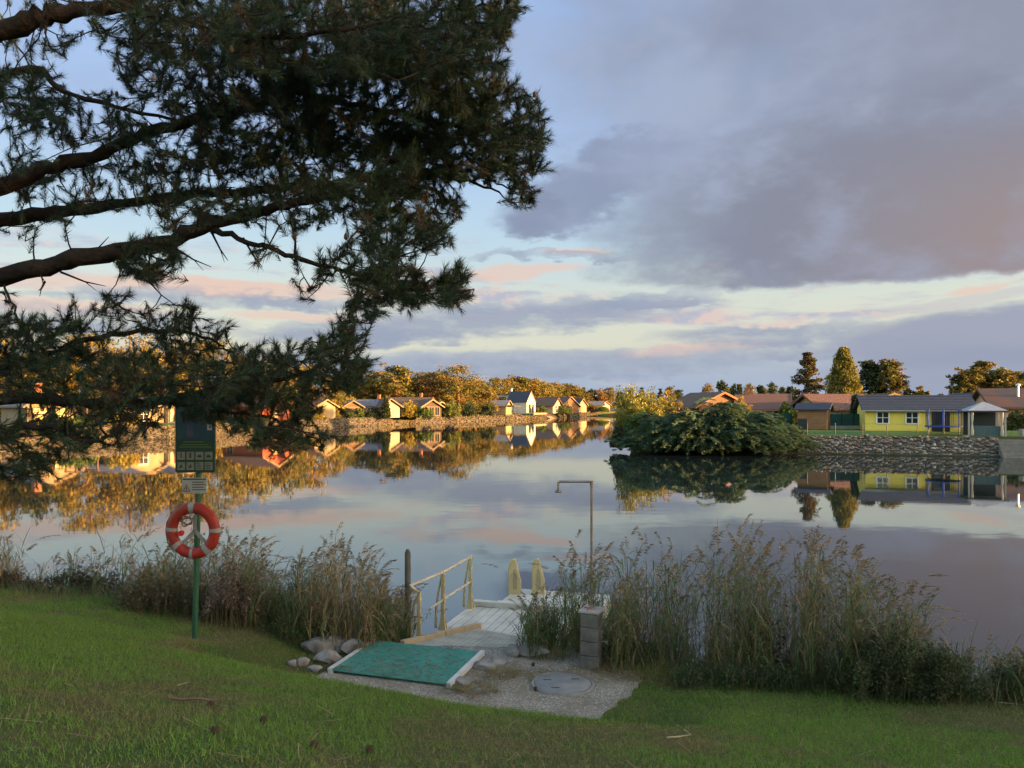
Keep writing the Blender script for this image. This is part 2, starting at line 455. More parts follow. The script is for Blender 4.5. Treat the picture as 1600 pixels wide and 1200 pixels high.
# ------------------------------------------------------------------ stone walls and banks
def ico():
    bm = bmesh.new(); bmesh.ops.create_icosphere(bm, subdivisions=1, radius=1.0)
    V = np.array([v.co[:] for v in bm.verts]); T = np.array([[v.index for v in f.verts] for f in bm.faces]); bm.free()
    return V, T
ICO_V, ICO_T = ico()
def stones(rng, C, S, cols):
    """Many rough stones: centres C, sizes S (n,3)."""
    n = len(C); k = len(ICO_V)
    V = np.repeat(ICO_V[None], n, 0) * (1 + 0.28 * rng.standard_normal((n, k, 1)).clip(-1.3, 1.3))
    a = rng.random(n) * 6.28; ca, sa = np.cos(a)[:, None], np.sin(a)[:, None]
    V = np.stack([ca * V[..., 0] - sa * V[..., 2], V[..., 1], sa * V[..., 0] + ca * V[..., 2]], -1)
    V = V * S[:, None, :]
    T = (ICO_T[None] + (np.arange(n) * k)[:, None, None]).reshape(-1, 3)
    return V, T, np.repeat(cols[:, None], k, 1).reshape(-1, 3)
def stone_wall(name, label, pts, z0, z1, batter, size, cols, seed, backing, group=None):
    """A wall of rough stones along a ground line (stones stand proud of a dark core)."""
    rng = np.random.default_rng(seed)
    pts = [Vector((x, y, 0)) for x, y in pts]
    t = thing(name, label, 'stone wall', (pts[0].x, pts[0].y, 0), 0, group)
    core = MB(); Vs = []; Ts = []; Cs = []; off = 0
    for a, b in zip(pts[:-1], pts[1:]):
        d = (b - a); L = d.length; d.normalize(); n = Vector((d.y, -d.x, 0))   # n faces the water
        if n.dot(WFACE(a)) < 0: n = -n
        zt = z1
        poly = [a + n * batter + Vector((0, 0, z0)), a + Vector((0, 0, zt)), a - n * 0.8 + Vector((0, 0, zt)), a - n * 0.8 + Vector((0, 0, z0))]
        core.prism(poly, d * L)
        rows = max(2, int((zt - z0) / (size * 0.62))); C = []; S = []
        for r in range(rows):
            u = (r + 0.5) / rows; x = rng.random() * size
            while x < L:
                s = size * rng.uniform(0.4, 1.45)
                p = a + d * (x + s / 2) + n * (batter * (1 - u) + 0.02) + Vector((0, 0, z0 + u * (zt - z0) + rng.normal() * size * 0.2))
                C.append(p[:]); S.append((s * 0.55, size * 0.33, size * rng.uniform(0.2, 0.46))); x += s * 0.9
        C = np.array(C); S = np.array(S)
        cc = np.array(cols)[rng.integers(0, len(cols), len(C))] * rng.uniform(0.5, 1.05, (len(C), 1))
        V, T, K = stones(rng, C, S, cc)
        dx, dy = np.array(d[:]), np.array(n[:])
        W = C[:, None, :] + V[..., 0:1] * dx + V[..., 1:2] * dy + V[..., 2:3] * np.array([0, 0, 1.0])
        Vs.append(W.reshape(-1, 3)); Ts.append(T + off); Cs.append(K); off += W.shape[0] * W.shape[1]
    core.build('wall_core', backing, t)
    o = tri_obj('stones', np.concatenate(Vs), np.concatenate(Ts), np.concatenate(Cs), leaf_mat('stone_tint', 0, 0.9, 0.2), t); o['kind'] = 'stuff'
    return t
def WFACE(a):
    c = Vector((-5, 60, 0)) if a.y < 120 else Vector((10, 190, 0))
    return c - a
CORE = mat('wall_core', (0.06, 0.055, 0.05), (0.10, 0.09, 0.08), 3, 0.95)
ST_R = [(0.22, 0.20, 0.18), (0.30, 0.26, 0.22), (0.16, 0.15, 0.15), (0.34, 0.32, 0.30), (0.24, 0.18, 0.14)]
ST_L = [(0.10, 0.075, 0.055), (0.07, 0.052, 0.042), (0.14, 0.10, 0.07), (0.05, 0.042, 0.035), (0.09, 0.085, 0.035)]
stone_wall('stone_wall', 'rough grey stone wall at the waterline below the yellow house', [(20.8, 63.7), (37.2, 59.0)], -0.3, GZ + 0.03, 0.25, 0.29, ST_R, 1, CORE)
stone_wall('stone_wall', 'rough stone wall right of the steps, below the gazebo', [(39.6, 58.35), (75, 48.9)], -0.3, GZ + 0.03, 0.25, 0.34, ST_R, 2, CORE)
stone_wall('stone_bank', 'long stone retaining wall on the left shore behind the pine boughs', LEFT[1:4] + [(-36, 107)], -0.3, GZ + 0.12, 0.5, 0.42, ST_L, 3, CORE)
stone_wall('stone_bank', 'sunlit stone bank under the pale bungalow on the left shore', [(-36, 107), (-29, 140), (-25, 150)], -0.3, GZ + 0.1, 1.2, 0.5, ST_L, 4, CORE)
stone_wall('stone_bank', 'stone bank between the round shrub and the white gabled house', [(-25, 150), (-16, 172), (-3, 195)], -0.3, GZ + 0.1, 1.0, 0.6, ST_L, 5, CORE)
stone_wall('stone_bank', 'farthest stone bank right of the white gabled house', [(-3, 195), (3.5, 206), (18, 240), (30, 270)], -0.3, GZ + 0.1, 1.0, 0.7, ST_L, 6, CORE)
# ledge of weeds and silt at the foot of the right wall
o = MB().prism([(20.6, 63.0, -.4), (75, 47.6, -.4), (75, 48.8, -.4), (20.6, 64.2, -.4)], (0, 0, .5)).build('silt_ledge', mat('silt', (0.03, 0.04, 0.02), (0.06, 0.055, 0.035), 2, 0.95, 0.6, 8)); tag(o, kind='structure')
# pale ramps of the left shore
RAMP = mat('ramp_concrete', (0.24, 0.18, 0.12), (0.17, 0.13, 0.09), 1.5, 0.9, 0.2, 6)
for k, (x, y, w, lab) in enumerate([(-27.2, 150, 3.0, 'pale sloping boat ramp left of the round shrub'), (-25.0, 154, 2.6, 'second pale boat ramp, beside the round shrub'), (-13.5, 178, 4.5, 'pale boat ramp left of the white gabled house'), (9.0, 219, 4, 'pale boat ramp right of the white gabled house')]):
    d = Vector((0.42, 0.91, 0)) if y > 160 else Vector((0.3, 0.954, 0)); n = Vector((d.y, -d.x, 0))
    a = Vector((x, y, 0))
    m_ = MB().prism([a - n * 1.2 + Vector((0, 0, GZ + .13)), a + n * 2.4 + Vector((0, 0, -.2)), a + n * 2.4 + Vector((0, 0, -.6)), a - n * 1.2 + Vector((0, 0, -.6))], d * w)
    tag(m_.build('boat_ramp', RAMP), lab, 'ramp', 'boat ramps on the left shore')
# ------------------------------------------------------------------ trees and shrubs
LEAF = leaf_mat('foliage_tint', 0.3)
BARK = mat('bark', (0.07, 0.05, 0.035), (0.13, 0.085, 0.055), 6, 0.95, 0.6, 14, 0.1, stretch=(1, 1, 0.3))
BARKS = mat('pine_bark_red', (0.12, 0.065, 0.035), (0.2, 0.11, 0.06), 4, 0.95, 0.6, 12, 0.1, stretch=(1, 1, 0.3))

def leaf_tris(rng, C, size, cols, flat=0.0, aspect=1.0):
    """One triangle per leaf clump at the points C."""
    n = len(C)
    u = rng.standard_normal((n, 3)); u[:, 2] *= (1 - flat); u /= np.linalg.norm(u, axis=1, keepdims=True)
    w = rng.standard_normal((n, 3)); w[:, 2] *= (1 - flat); w -= u * (u * w).sum(1, keepdims=True); w /= np.linalg.norm(w, axis=1, keepdims=True) + 1e-9
    s = np.asarray(size).reshape(-1, 1) * np.ones((n, 1))
    V = np.stack([C + u * s * aspect, C - u * s * 0.5 * aspect + w * s * 0.6, C - u * s * 0.5 * aspect - w * s * 0.6], 1)
    T = np.arange(n * 3).reshape(-1, 3)
    return V.reshape(-1, 3), T, np.repeat(cols, 3, 0)

def tinted(rng, n, pal, var=0.3):
    pal = np.array(pal); return pal[rng.integers(0, len(pal), n)] * rng.uniform(1 - var, 1 + var, (n, 1))

GOLD = [(0.19, 0.155, 0.032), (0.22, 0.15, 0.03), (0.15, 0.14, 0.032), (0.23, 0.14, 0.028)]
PINE = [(0.14, 0.125, 0.03), (0.16, 0.12, 0.03), (0.10, 0.105, 0.028), (0.19, 0.12, 0.035)]
DARK = [(0.05, 0.07, 0.03), (0.065, 0.08, 0.032), (0.04, 0.055, 0.026)]
RUST = [(0.20, 0.10, 0.03), (0.17, 0.085, 0.03), (0.15, 0.10, 0.03)]
SEQ = [(0.17, 0.15, 0.03), (0.20, 0.165, 0.032), (0.13, 0.13, 0.028)]
GREEN = [(0.09, 0.13, 0.03), (0.12, 0.15, 0.035), (0.07, 0.11, 0.025)]
YEL = [(0.30, 0.23, 0.04), (0.24, 0.20, 0.04), (0.33, 0.22, 0.035)]

def crown_points(rng, shape, h, w, n):
    """Clump centres (unit tree of height h and width w), their radii."""
    if shape == 'cone':        # dense giant sequoia: tapering with bumpy boughs
        z = rng.random(n) ** 1.25 * 0.97 * h; prof = w / 2 * np.interp(z / h, [0, .12, .4, .7, .9, 1], [.85, 1, .86, .58, .3, .06])
        a = rng.random(n) * 6.283; r = prof * rng.uniform(0.55, 1.02, n) * (0.9 + 0.14 * np.sin(a * 3 + z * 2.2))
        return np.stack([r * np.cos(a), r * np.sin(a), z], 1), np.full(n, w * 0.085) * (0.6 + 0.6 * prof / (w / 2))
    if shape == 'spruce':      # loose conifer with tiers and gaps
        tiers = int(h / 0.75); zt = np.linspace(0.12, 0.98, tiers) * h
        k = rng.integers(0, tiers, n); a = rng.integers(0, 7, n) / 7 * 6.283 + k * 1.9 + rng.normal(0, .13, n)
        br = (k * 7 + np.round((a - k * 1.9) / (6.283 / 7))).astype(int); jl = np.random.default_rng(3).uniform(.35, 1.15, br.max() + 9)[br]; jz = np.random.default_rng(4).normal(0, .42, br.max() + 9)[br]
        ln = w / 2 * np.interp(zt[k] / h, [.1, .3, .55, .8, 1], [.9, 1, .9, .6, .1]) * jl
        r = ln * np.sqrt(rng.random(n)) ; z = np.clip(zt[k] + jz + r * 0.1 + rng.normal(0, .14, n), .4, h)
        return np.stack([r * np.cos(a), r * np.sin(a), z], 1), np.full(n, 0.42)
    if shape == 'pine':        # rounded pine: flat plates of needles on bent limbs
        m = max(9, int(n / 5)); zz = np.sort(rng.uniform(0.12, 0.97, m)); a = rng.random(m) * 6.283
        rr = w / 2 * np.interp(zz, [.1, .3, .6, .8, 1], [.8, .95, 1, .78, .25]) * rng.uniform(.3, 1.0, m)
        c = np.stack([rr * np.cos(a), rr * np.sin(a), zz * h], 1)
        C = np.repeat(c, 5, 0) + rng.normal(0, 1, (m * 5, 3)) * np.array([w * .09, w * .09, h * .028])
        return C, np.full(len(C), w * 0.095)
    # broad leafed or bush
    v = rng.standard_normal((n, 3)); v /= np.linalg.norm(v, axis=1, keepdims=True); v[:, 2] = np.abs(v[:, 2]) * 1.0
    lump = 0.8 + 0.28 * np.sin(v[:, 0] * 5 + 1) * np.cos(v[:, 1] * 4 + v[:, 2] * 5)
    r = rng.uniform(0.5, 1.0, n) ** 0.5 * lump
    z0 = 0.05 if shape == 'bush' else 0.1
    return np.stack([v[:, 0] * r * w / 2, v[:, 1] * r * w / 2, h * (z0 + (0.98 - z0) * v[:, 2] * r)], 1), np.full(n, w * 0.11)

def make_tree(name, label, cat, loc, h, w, shape, pal, seed, clumps=160, per=14, leaf=0.24, group=None, bark=None, low=None):
    rng = np.random.default_rng(seed)
    t = thing(name, label, cat, loc, 0, group)
    C, rad = crown_points(rng, shape, h, w, clumps); n = len(C)
    flat = 0.45 if shape in ('pine', 'spruce') else 0.1
    D = rng.standard_normal((n, per, 3)); D /= np.linalg.norm(D, axis=2, keepdims=True); D *= rng.random((n, per, 1)) ** (1 / 2.2)
    D[..., 2] *= 0.5 if shape in ('pine', 'spruce') else 0.85
    Q = (C[:, None] + D * rad[:, None, None]).reshape(-1, 3)
    clc = tinted(rng, n, pal, 0.42); cols = np.repeat(clc, per, 0) * rng.uniform(0.75, 1.25, (n * per, 1))
    Q[:, 2] = np.maximum(Q[:, 2], 0.05)
    V, T, K = leaf_tris(rng, Q, leaf * rng.uniform(0.6, 1.3, len(Q)), cols, flat)
    # trunk and limbs
    mb = MB(); tw = max(0.05, w * 0.035 if shape not in ('bush',) else 0.04)
    lean = rng.normal(0, 0.02, 2) * h
    tp = [Vector((lean[0] * s * s, lean[1] * s * s, h * s * 0.93)) for s in (0, .25, .5, .75, 1)]
    mb.tube(tp, [tw * 1.25, tw, tw * .75, tw * .5, tw * .15], 7)
    for i in rng.choice(n, min(n, 14 if shape != 'bush' else 6), replace=False):
        c = Vector(C[i]); zz = max(0.08 * h, c.z * 0.82 - 0.1); s = zz / (h * .93); b = Vector((lean[0] * s * s, lean[1] * s * s, zz))
        mb.tube([b, b.lerp(c, .5) + Vector((0, 0, .04 * h)), c], [tw * .4, tw * .25, tw * .08], 5)
    mb.build('trunk', bark or BARK, t, local=True)
    me = tri_obj('crown', V + np.array(loc), T, K, LEAF, t)
    return t
def place(src, label, loc, sc, rz, group=None):
    c = copy_tree(src); c.location = loc; c.scale = sc; c.rotation_euler.z = rz
    c['label'] = label
    if group: c['group'] = group
    elif 'group' in c: del c['group']
    return c

PROTO = {}
def tree_at(px, top, wpx, D, shape, pal, label, group=None, zb=GZ, name='tree', cat='tree', seed=None, detail=1.0):
    """A tree whose trunk stands at photo column px, distance D, with its top at row top."""
    ztop = EYE + (HY - top) / F * D; h = ztop - zb; w = wpx / F * D * (1.35 if shape in ('pine', 'broad') and px < 900 and D > 100 else 1.0)
    loc = ((px - CX) / F * D, D, zb)
    key = (shape, id(pal), (seed or 0) % 3)
    if detail == 1.0 and key in PROTO:
        src, h0, w0 = PROTO[key]
        return place(src, label, loc, (w / w0, w / w0, h / h0), (seed or 1) * 2.399, group)
    cl, per, lf = {'cone': (620, 14, .26), 'spruce': (560, 12, .22), 'pine': (380, 18, .27), 'broad': (330, 18, .28), 'bush': (170, 18, .17)}[shape]
    t = make_tree(name, label, cat, loc, h, w, shape, pal, (seed or 0) * 7 + 11, int(cl * detail), per, lf / math.sqrt(detail), group, BARKS if shape == 'pine' else None)
    if detail == 1.0: PROTO[key] = (t, h, w)
    return t

ORD = ['leftmost', 'second from the left', 'third from the left', 'fourth from the left', 'fifth from the left', 'sixth from the left', 'seventh from the left', 'eighth from the left', 'ninth from the left', 'tenth from the left', 'eleventh from the left', 'twelfth from the left', 'thirteenth from the left', 'fourteenth from the left']
def ordered(L): return sorted(L, key=lambda q: q[0])
# left shore, sunlit
g = 'golden pines behind the left shore houses'
lab = 'golden pine of the tall row behind the pale bungalow'
for i, (px, top, w, D) in enumerate(ordered([(548, 590, 40, 172), (572, 584, 46, 178), (600, 579, 52, 180), (621, 571, 54, 172), (648, 588, 46, 180), (668, 580, 52, 184), (742, 592, 46, 188), (757, 602, 30, 190)])):
    tree_at(px, top, w, D, 'pine', GOLD if i % 3 else PINE, lab + ', ' + ORD[i], g, name='pine_tree', seed=i)
for i, px_ in enumerate(range(538, 905, 32)):
    tree_at(px_, 592 + 12 * (px_ > 740) + (i * 37 % 11), 46, 205 + 60 * (px_ > 740), 'pine' if i % 2 else 'broad', PINE if i % 3 else GOLD, 'green-gold tree filling the back of the left tree belt, ' + ORD[i], 'back row of the left tree belt', name='tree', seed=i + 3)
tree_at(688, 584, 56, 178, 'pine', RUST, 'rust-tinged pine left of the broad spreading pine', name='pine_tree', seed=4)
tree_at(716, 571, 62, 176, 'pine', PINE, 'broad spreading green pine, tallest left of the white gabled house', name='pine_tree', seed=5, detail=1.3)
g = 'pines behind the white gabled house'
lab = 'sunlit pine of the dense row behind the white house'
for i, (px, top, w, D) in enumerate(ordered([(773, 592, 34, 232), (792, 590, 38, 238), (812, 588, 40, 240), (830, 591, 36, 244), (846, 596, 34, 250), (862, 599, 34, 258), (880, 600, 36, 264), (896, 603, 32, 270)])):
    tree_at(px, top, w, D, 'pine', GOLD if i % 2 else PINE, lab + ', ' + ORD[i], g, name='pine_tree', seed=i + 1)
lab = 'small far conifer at the lake end'
for i, (px, top, w, D) in enumerate(ordered([(912, 606, 13, 300), (925, 609, 22, 305), (951, 606, 24, 310), (968, 612, 22, 420), (985, 610, 14, 420), (1003, 606, 14, 330), (1020, 613, 16, 430), (1032, 608, 14, 330), (1046, 604, 22, 310), (1060, 610, 20, 330), (905, 612, 20, 330), (918, 613, 24, 340), (975, 616, 30, 440), (1000, 616, 30, 440)])):
    tree_at(px, top, w, D, 'spruce' if w < 15 else 'pine', DARK if i % 2 else PINE, lab + ', ' + ORD[i], 'far conifers at the end of the lake', name='conifer', seed=i)
tree_at(938, 605, 26, 305, 'broad', RUST, 'small rust-red autumn tree at the far end of the lake', name='autumn_tree', seed=2)
g = 'tall trees behind the left houses'
lab = 'golden tree seen through the pine boughs'
for i, (px, top, w, D) in enumerate(ordered([(-60, 525, 100, 108), (10, 515, 95, 110), (75, 535, 90, 112), (140, 522, 95, 108), (205, 512, 100, 112), (265, 520, 95, 114), (325, 532, 90, 118), (385, 548, 80, 124), (440, 560, 75, 132), (490, 570, 66, 140), (525, 582, 52, 150)])):
    tree_at(px, top, w, D, 'pine' if i % 3 == 0 else 'broad', GOLD if i % 2 else PINE, lab + ', ' + ORD[i], g, name='tree', seed=i + 2, detail=1.0 if i % 3 else 1.2)

# right shore
tree_at(1262, 553, 56, 96, 'spruce', [(0.09, 0.075, 0.04), (0.11, 0.085, 0.04), (0.07, 0.065, 0.035)], 'loose brownish conifer with gaps left of the dense cone-shaped tree', name='conifer', seed=3, detail=1.6)
tree_at(1318, 541, 66, 92, 'cone', SEQ, 'dense cone-shaped giant conifer behind the red-roofed house', name='giant_conifer', seed=1, detail=2.2)
tree_at(1358, 563, 44, 108, 'pine', DARK, 'dark pine just right of the cone-shaped conifer', name='pine_tree', seed=31, detail=1.4)
tree_at(1390, 564, 48, 106, 'pine', PINE, 'rounded pine left of the small golden trees', name='pine_tree', seed=32, detail=1.5)
tree_at(1421, 598, 26, 110, 'broad', PINE, 'small bronze tree beside the rounded pine', name='tree', seed=33, detail=0.8)
tree_at(1440, 600, 26, 112, 'broad', GOLD, 'small sunlit golden tree above the dark blue roof', name='tree', seed=34, detail=0.8)
tree_at(1472, 609, 30, 98, 'bush', DARK, 'dark domed bush above the dark blue roof', name='shrub', cat='shrub', seed=35, detail=1.2)
for i, (px, top, w, D, l, sh, pal) in enumerate([(1512, 578, 50, 104, 'leftmost of the dark pines above the gazebo', 'pine', PINE), (1535, 565, 48, 106, 'tallest of the dark pines above the gazebo', 'pine', PINE), (1566, 578, 54, 104, 'broad pine with sunlit top behind the metal flue', 'pine', PINE), (1600, 580, 60, 106, 'rightmost pine, cut by the right edge of the view', 'pine', PINE)]):
    tree_at(px, top, w, D, sh, pal, l, name='pine_tree', seed=40 + i, detail=1.5)
lab = 'small far pine left of the loose brownish conifer'
for i, (px, top, w, D) in enumerate(ordered([(1106, 600, 22, 215), (1127, 596, 22, 218), (1147, 600, 14, 222), (1154, 601, 6, 225), (1158, 601, 6, 226), (1170, 600, 22, 220), (1188, 603, 18, 225), (1207, 598, 20, 222), (1222, 604, 22, 226), (1236, 605, 20, 224), (1140, 606, 22, 230), (1196, 607, 24, 230)])):
    tree_at(px, top, w, D, 'spruce' if w < 10 else 'pine', DARK if i % 2 else PINE, lab + ', ' + ORD[i], 'far pines behind the right shore', name='pine_tree', seed=50 + i)
tree_at(1337, 619, 14, 74, 'cone', DARK, 'slim dark columnar cypress at the left end of the yellow house', name='cypress', seed=7, detail=0.5, zb=1.6)
tree_at(1228, 624, 26, 76, 'bush', GREEN, 'rounded green shrub between the red roofs', name='shrub', cat='shrub', seed=61, detail=1.2)
tree_at(1252, 630, 34, 80, 'bush', YEL, 'yellow-green hedge shrub behind the wooden shed', name='shrub', cat='shrub', seed=62, detail=1.0)
tree_at(1222, 646, 22, 70, 'bush', GREEN, 'low green shrub left of the wooden shed', name='shrub', cat='shrub', seed=63, detail=1.0)
tree_at(1590, 640, 40, 70, 'bush', DARK, 'dark green shrub right of the gazebo', name='shrub', cat='shrub', seed=64, detail=1.2)
# left shore shrubs
for i, (px, top, w, D, pal, sh, l, nm) in enumerate([
    (603, 622, 12, 147, DARK, 'cone', 'slim dark columnar cypress in front of the pale bungalow', 'cypress'),
    (640, 625, 34, 152, YEL, 'bush', 'bright golden shrub in front of the brown bungalow', 'shrub'),
    (664, 636, 30, 152, GREEN, 'bush', 'low green shrub right of the golden shrub', 'shrub'),
    (705, 624, 34, 156, [(0.12, 0.13, 0.03), (0.10, 0.12, 0.03)], 'bush', 'large round yellow-green shrub on the left bank', 'shrub'),
    (733, 625, 28, 162, DARK, 'bush', 'dark clipped evergreen right of the round shrub', 'shrub'),
    (762, 628, 26, 172, DARK, 'bush', 'dark shrub beside the blue-roofed bungalow', 'shrub'),
    (848, 634, 14, 212, GREEN, 'bush', 'narrow shrub at the corner of the white gabled house', 'shrub'),
    (880, 633, 36, 226, GREEN, 'bush', 'wide green shrub right of the white gabled house', 'shrub'),
    (926, 633, 16, 262, RUST, 'bush', 'small red shrub by the far blue roof', 'shrub'),
    (942, 634, 26, 262, GREEN, 'bush', 'green hedge shrub at the far end of the left bank', 'shrub'),
    (562, 637, 16, 146, GREEN, 'bush', 'small green shrub beside the porch of the pale bungalow', 'shrub'),
    (583, 640, 34, 148, DARK, 'bush', 'low dark hedge in front of the pale bungalow', 'hedge'),
    (458, 640, 60, 128, DARK, 'bush', 'dark bush partly hidden by the lowest boughs of the pine', 'shrub'),
]):
    tree_at(px, top, w, D, sh, pal, l, name=nm, cat='hedge' if nm == 'hedge' else 'shrub' if nm == 'shrub' else 'tree', seed=70 + i, detail=0.9 if sh == 'bush' else 0.4)

# trees standing out of view to the right: the evening shade comes from them
def shade_wood(name, xs, ys, hs, seed):
    rng = np.random.default_rng(seed); Vs = []; Ts = []; Ks = []; off = 0
    for x, y, h in zip(xs, ys, hs):
        C, rad = crown_points(rng, 'broad', h, h * 0.8, 170)
        low, lr = crown_points(rng, 'bush', h * 0.62, h * 0.72, 110); C = np.concatenate([C, low]); rad = np.concatenate([rad, lr])
        D_ = rng.standard_normal((len(C), 9, 3)) * 0.6
        Q = (C[:, None] + D_ * rad[:, None, None]).reshape(-1, 3)
        V, T, K = leaf_tris(rng, Q + np.array([x, y, 1.2]), h * 0.055, tinted(rng, len(Q), PINE))
        Vs.append(V); Ts.append(T + off); Ks.append(K); off += len(V)
    o = tri_obj(name, np.concatenate(Vs), np.concatenate(Ts), np.concatenate(Ks), LEAF); tag(o, kind='stuff')
    o['label'] = 'belt of trees standing beyond the right edge'; o['category'] = 'woodland'
ys = np.arange(2, 112, 6.0); rw = np.random.default_rng(9)
shade_wood('woodland', 122 + rw.uniform(-3, 3, len(ys)), ys, 8.9 + rw.uniform(-.8, .8, len(ys)), 21)
ys = np.arange(-30, 9, 4.5)
shade_wood('woodland', 40 + rw.uniform(-2, 2, len(ys)), ys, 12.0 + rw.uniform(-1, 1, len(ys)), 22)

# ------------------------------------------------------------------ the point: juniper, reeds, shrubs
def make_juniper():
    rng = np.random.default_rng(77)
    base = Vector((17.0, 65.2, 0.3))
    t = thing('spreading_juniper', 'wide blue-green juniper mound with layered drooping sprays on the point', 'shrub', base)
    Vs = []; Ts = []; Ks = []; off = 0; br = MB()
    nb = 1250
    for i in range(nb):
        # spray origin on a broad dome 14 m by 9 m by 3.4 m
        a = rng.random() * 6.283; rr = math.sqrt(rng.random())
        if i >= 900: a = rng.uniform(3.0, 6.4); rr = rng.uniform(.86, 1.02)
        ex, ey, ez = 6.9, 4.4, 3.35
        x = ex * rr * math.cos(a); y = ey * rr * math.sin(a)
        ztop = ez * math.sqrt(max(0, 1 - rr ** 2.4)) * (0.84 + 0.2 * math.sin(x * 0.9 + 1) * math.cos(y * .8) + 0.16 * math.sin(x * 2.3) + rng.normal(0, .05))
        z = ztop * rng.uniform(0.55, 1.0) if i % 3 else ztop
        if i >= 900: z = rng.uniform(.05, .95)
        out = Vector((x / ex + rng.normal() * .25, y / ey + rng.normal() * .25 - 0.25, 0))
        out = out.normalized() if out.length > 1e-3 else Vector((0, -1, 0))
        L = rng.uniform(.9, 1.7) if i % 5 else rng.uniform(1.7, 2.6); side = Vector((-out.y, out.x, 0))
        n = 100; s = rng.random(n) ** 0.8
        col = np.array([(0.045, 0.085, 0.06), (0.035, 0.075, 0.058), (0.06, 0.09, 0.05), (0.05, 0.08, 0.045)][rng.integers(0, 4)]) * rng.uniform(.75, 1.25)
        tipc = col * 1.45 + np.array([.02, .018, 0])
        q = np.array([x, y, z]) + np.outer(s * L, np.array(out[:])) + np.outer(rng.normal(0, .12, n) * (1.1 - s * .7), np.array(side[:]))
        q[:, 2] += rng.uniform(.15, .5) * np.sin(s * 2.4) - rng.uniform(.2, .5) * s * s + rng.normal(0, .04, n)
        q += np.array(base[:]); q[:, 2] = np.maximum(q[:, 2], 0.06)
        K = col[None] * (1 - s[:, None]) + tipc[None] * s[:, None]
        # elongated leaflets along the spray
        d = np.array(out[:]) + rng.normal(0, .3, (n, 3)); d[:, 2] = d[:, 2] * .5 + 0.1; d /= np.linalg.norm(d, axis=1, keepdims=True)
        w = np.cross(d, rng.standard_normal((n, 3))); w /= np.linalg.norm(w, axis=1, keepdims=True)
        sz = rng.uniform(.09, .2, (n, 1))
        V = np.stack([q + d * sz * 1.5, q - d * sz * .6 + w * sz * .24, q - d * sz * .6 - w * sz * .24], 1).reshape(-1, 3)
        Vs.append(V); Ts.append(np.arange(len(V)).reshape(-1, 3) + off); Ks.append(np.repeat(K, 3, 0)); off += len(V)
        if i % 8 == 0: br.tube([base + Vector((x * .2, y * .2, 0)), base + Vector((x * .7, y * .7, z * .7)), base + Vector((x, y, z))], [.07, .045, .02], 5)
    br.build('branches', BARK, t)
    tri_obj('foliage', np.concatenate(Vs), np.concatenate(Ts), np.concatenate(Ks), LEAF, t)
make_juniper()
for i, (px, top, w, D, pal, l) in enumerate([
    (985, 588, 62, 68, [(0.17, 0.18, 0.04), (0.14, 0.16, 0.035), (0.21, 0.18, 0.04)], 'tall willow-like shrub with sunlit yellow top, leftmost on the point'),
    (1015, 602, 54, 71, [(0.16, 0.17, 0.04), (0.2, 0.17, 0.04)], 'yellow-topped shrub right of the tallest one on the point'),
    (1045, 608, 54, 74, GOLD, 'thin golden shrub behind the left end of the juniper'),
    (1158, 618, 40, 78, YEL, 'bright yellow shrub behind the juniper crest'),
    (968, 664, 30, 65, [(0.055, 0.06, 0.03), (0.07, 0.05, 0.03)], 'low dark brown-green bush at the tip of the point'),
    (1000, 640, 76, 65.5, GREEN, 'green bush at the waterline left of the juniper'),
    (1200, 655, 90, 69, [(0.065, 0.085, 0.04), (0.08, 0.09, 0.035)], 'olive spreading bush at the right end of the juniper')]):
    tree_at(px, top, w, D, 'bush', pal, l, name='shrub', cat='shrub', seed=90 + i, detail=2.2 if i != 2 else 1.3, zb=0.35)

rngb = np.random.default_rng(88)
bank = [((-46, 80.5), 'behind the leftmost pine boughs'), ((-43.5, 86), 'below the white house behind the pine'), ((-38.5, 99), 'left of the information board'), ((-36.3, 110), 'right of the information board'), ((-34, 120), 'before the red cabin'), ((-32.5, 128), 'just right of the red cabin'), ((-31, 135), 'below the pale house at the bough tips'), ((-29.6, 141), 'left of the pale bungalow porch'),
        ((-24.2, 155), 'below the brown bungalow'), ((-20, 164), 'between the round shrub and the dark evergreen'), ((-11, 182), 'left of the blue-roofed bungalow'), ((-6.5, 190), 'under the blue-roofed bungalow porch'), ((-1, 200), 'at the left foot of the white house terrace'), ((8.5, 217), 'right of the white house terrace'), ((14, 230), 'below the long brown barn roof'), ((20, 246), 'below the far pale blue roof')]
for i, ((x, y), where) in enumerate(bank):
    D_ = y + 1.6; px_ = CX + (x - .9) / D_ * F; hgt = rngb.uniform(1.0, 2.3)
    tree_at(px_, HY - (GZ + hgt - EYE) / D_ * F, rngb.uniform(2.6, 5.2) / D_ * F, D_, 'bush', [GREEN, YEL, GOLD, DARK][i % 4], 'shrub on the left bank, ' + where, 'shrubs on the left bank', name='shrub', cat='shrub', seed=120 + i, detail=0.9)
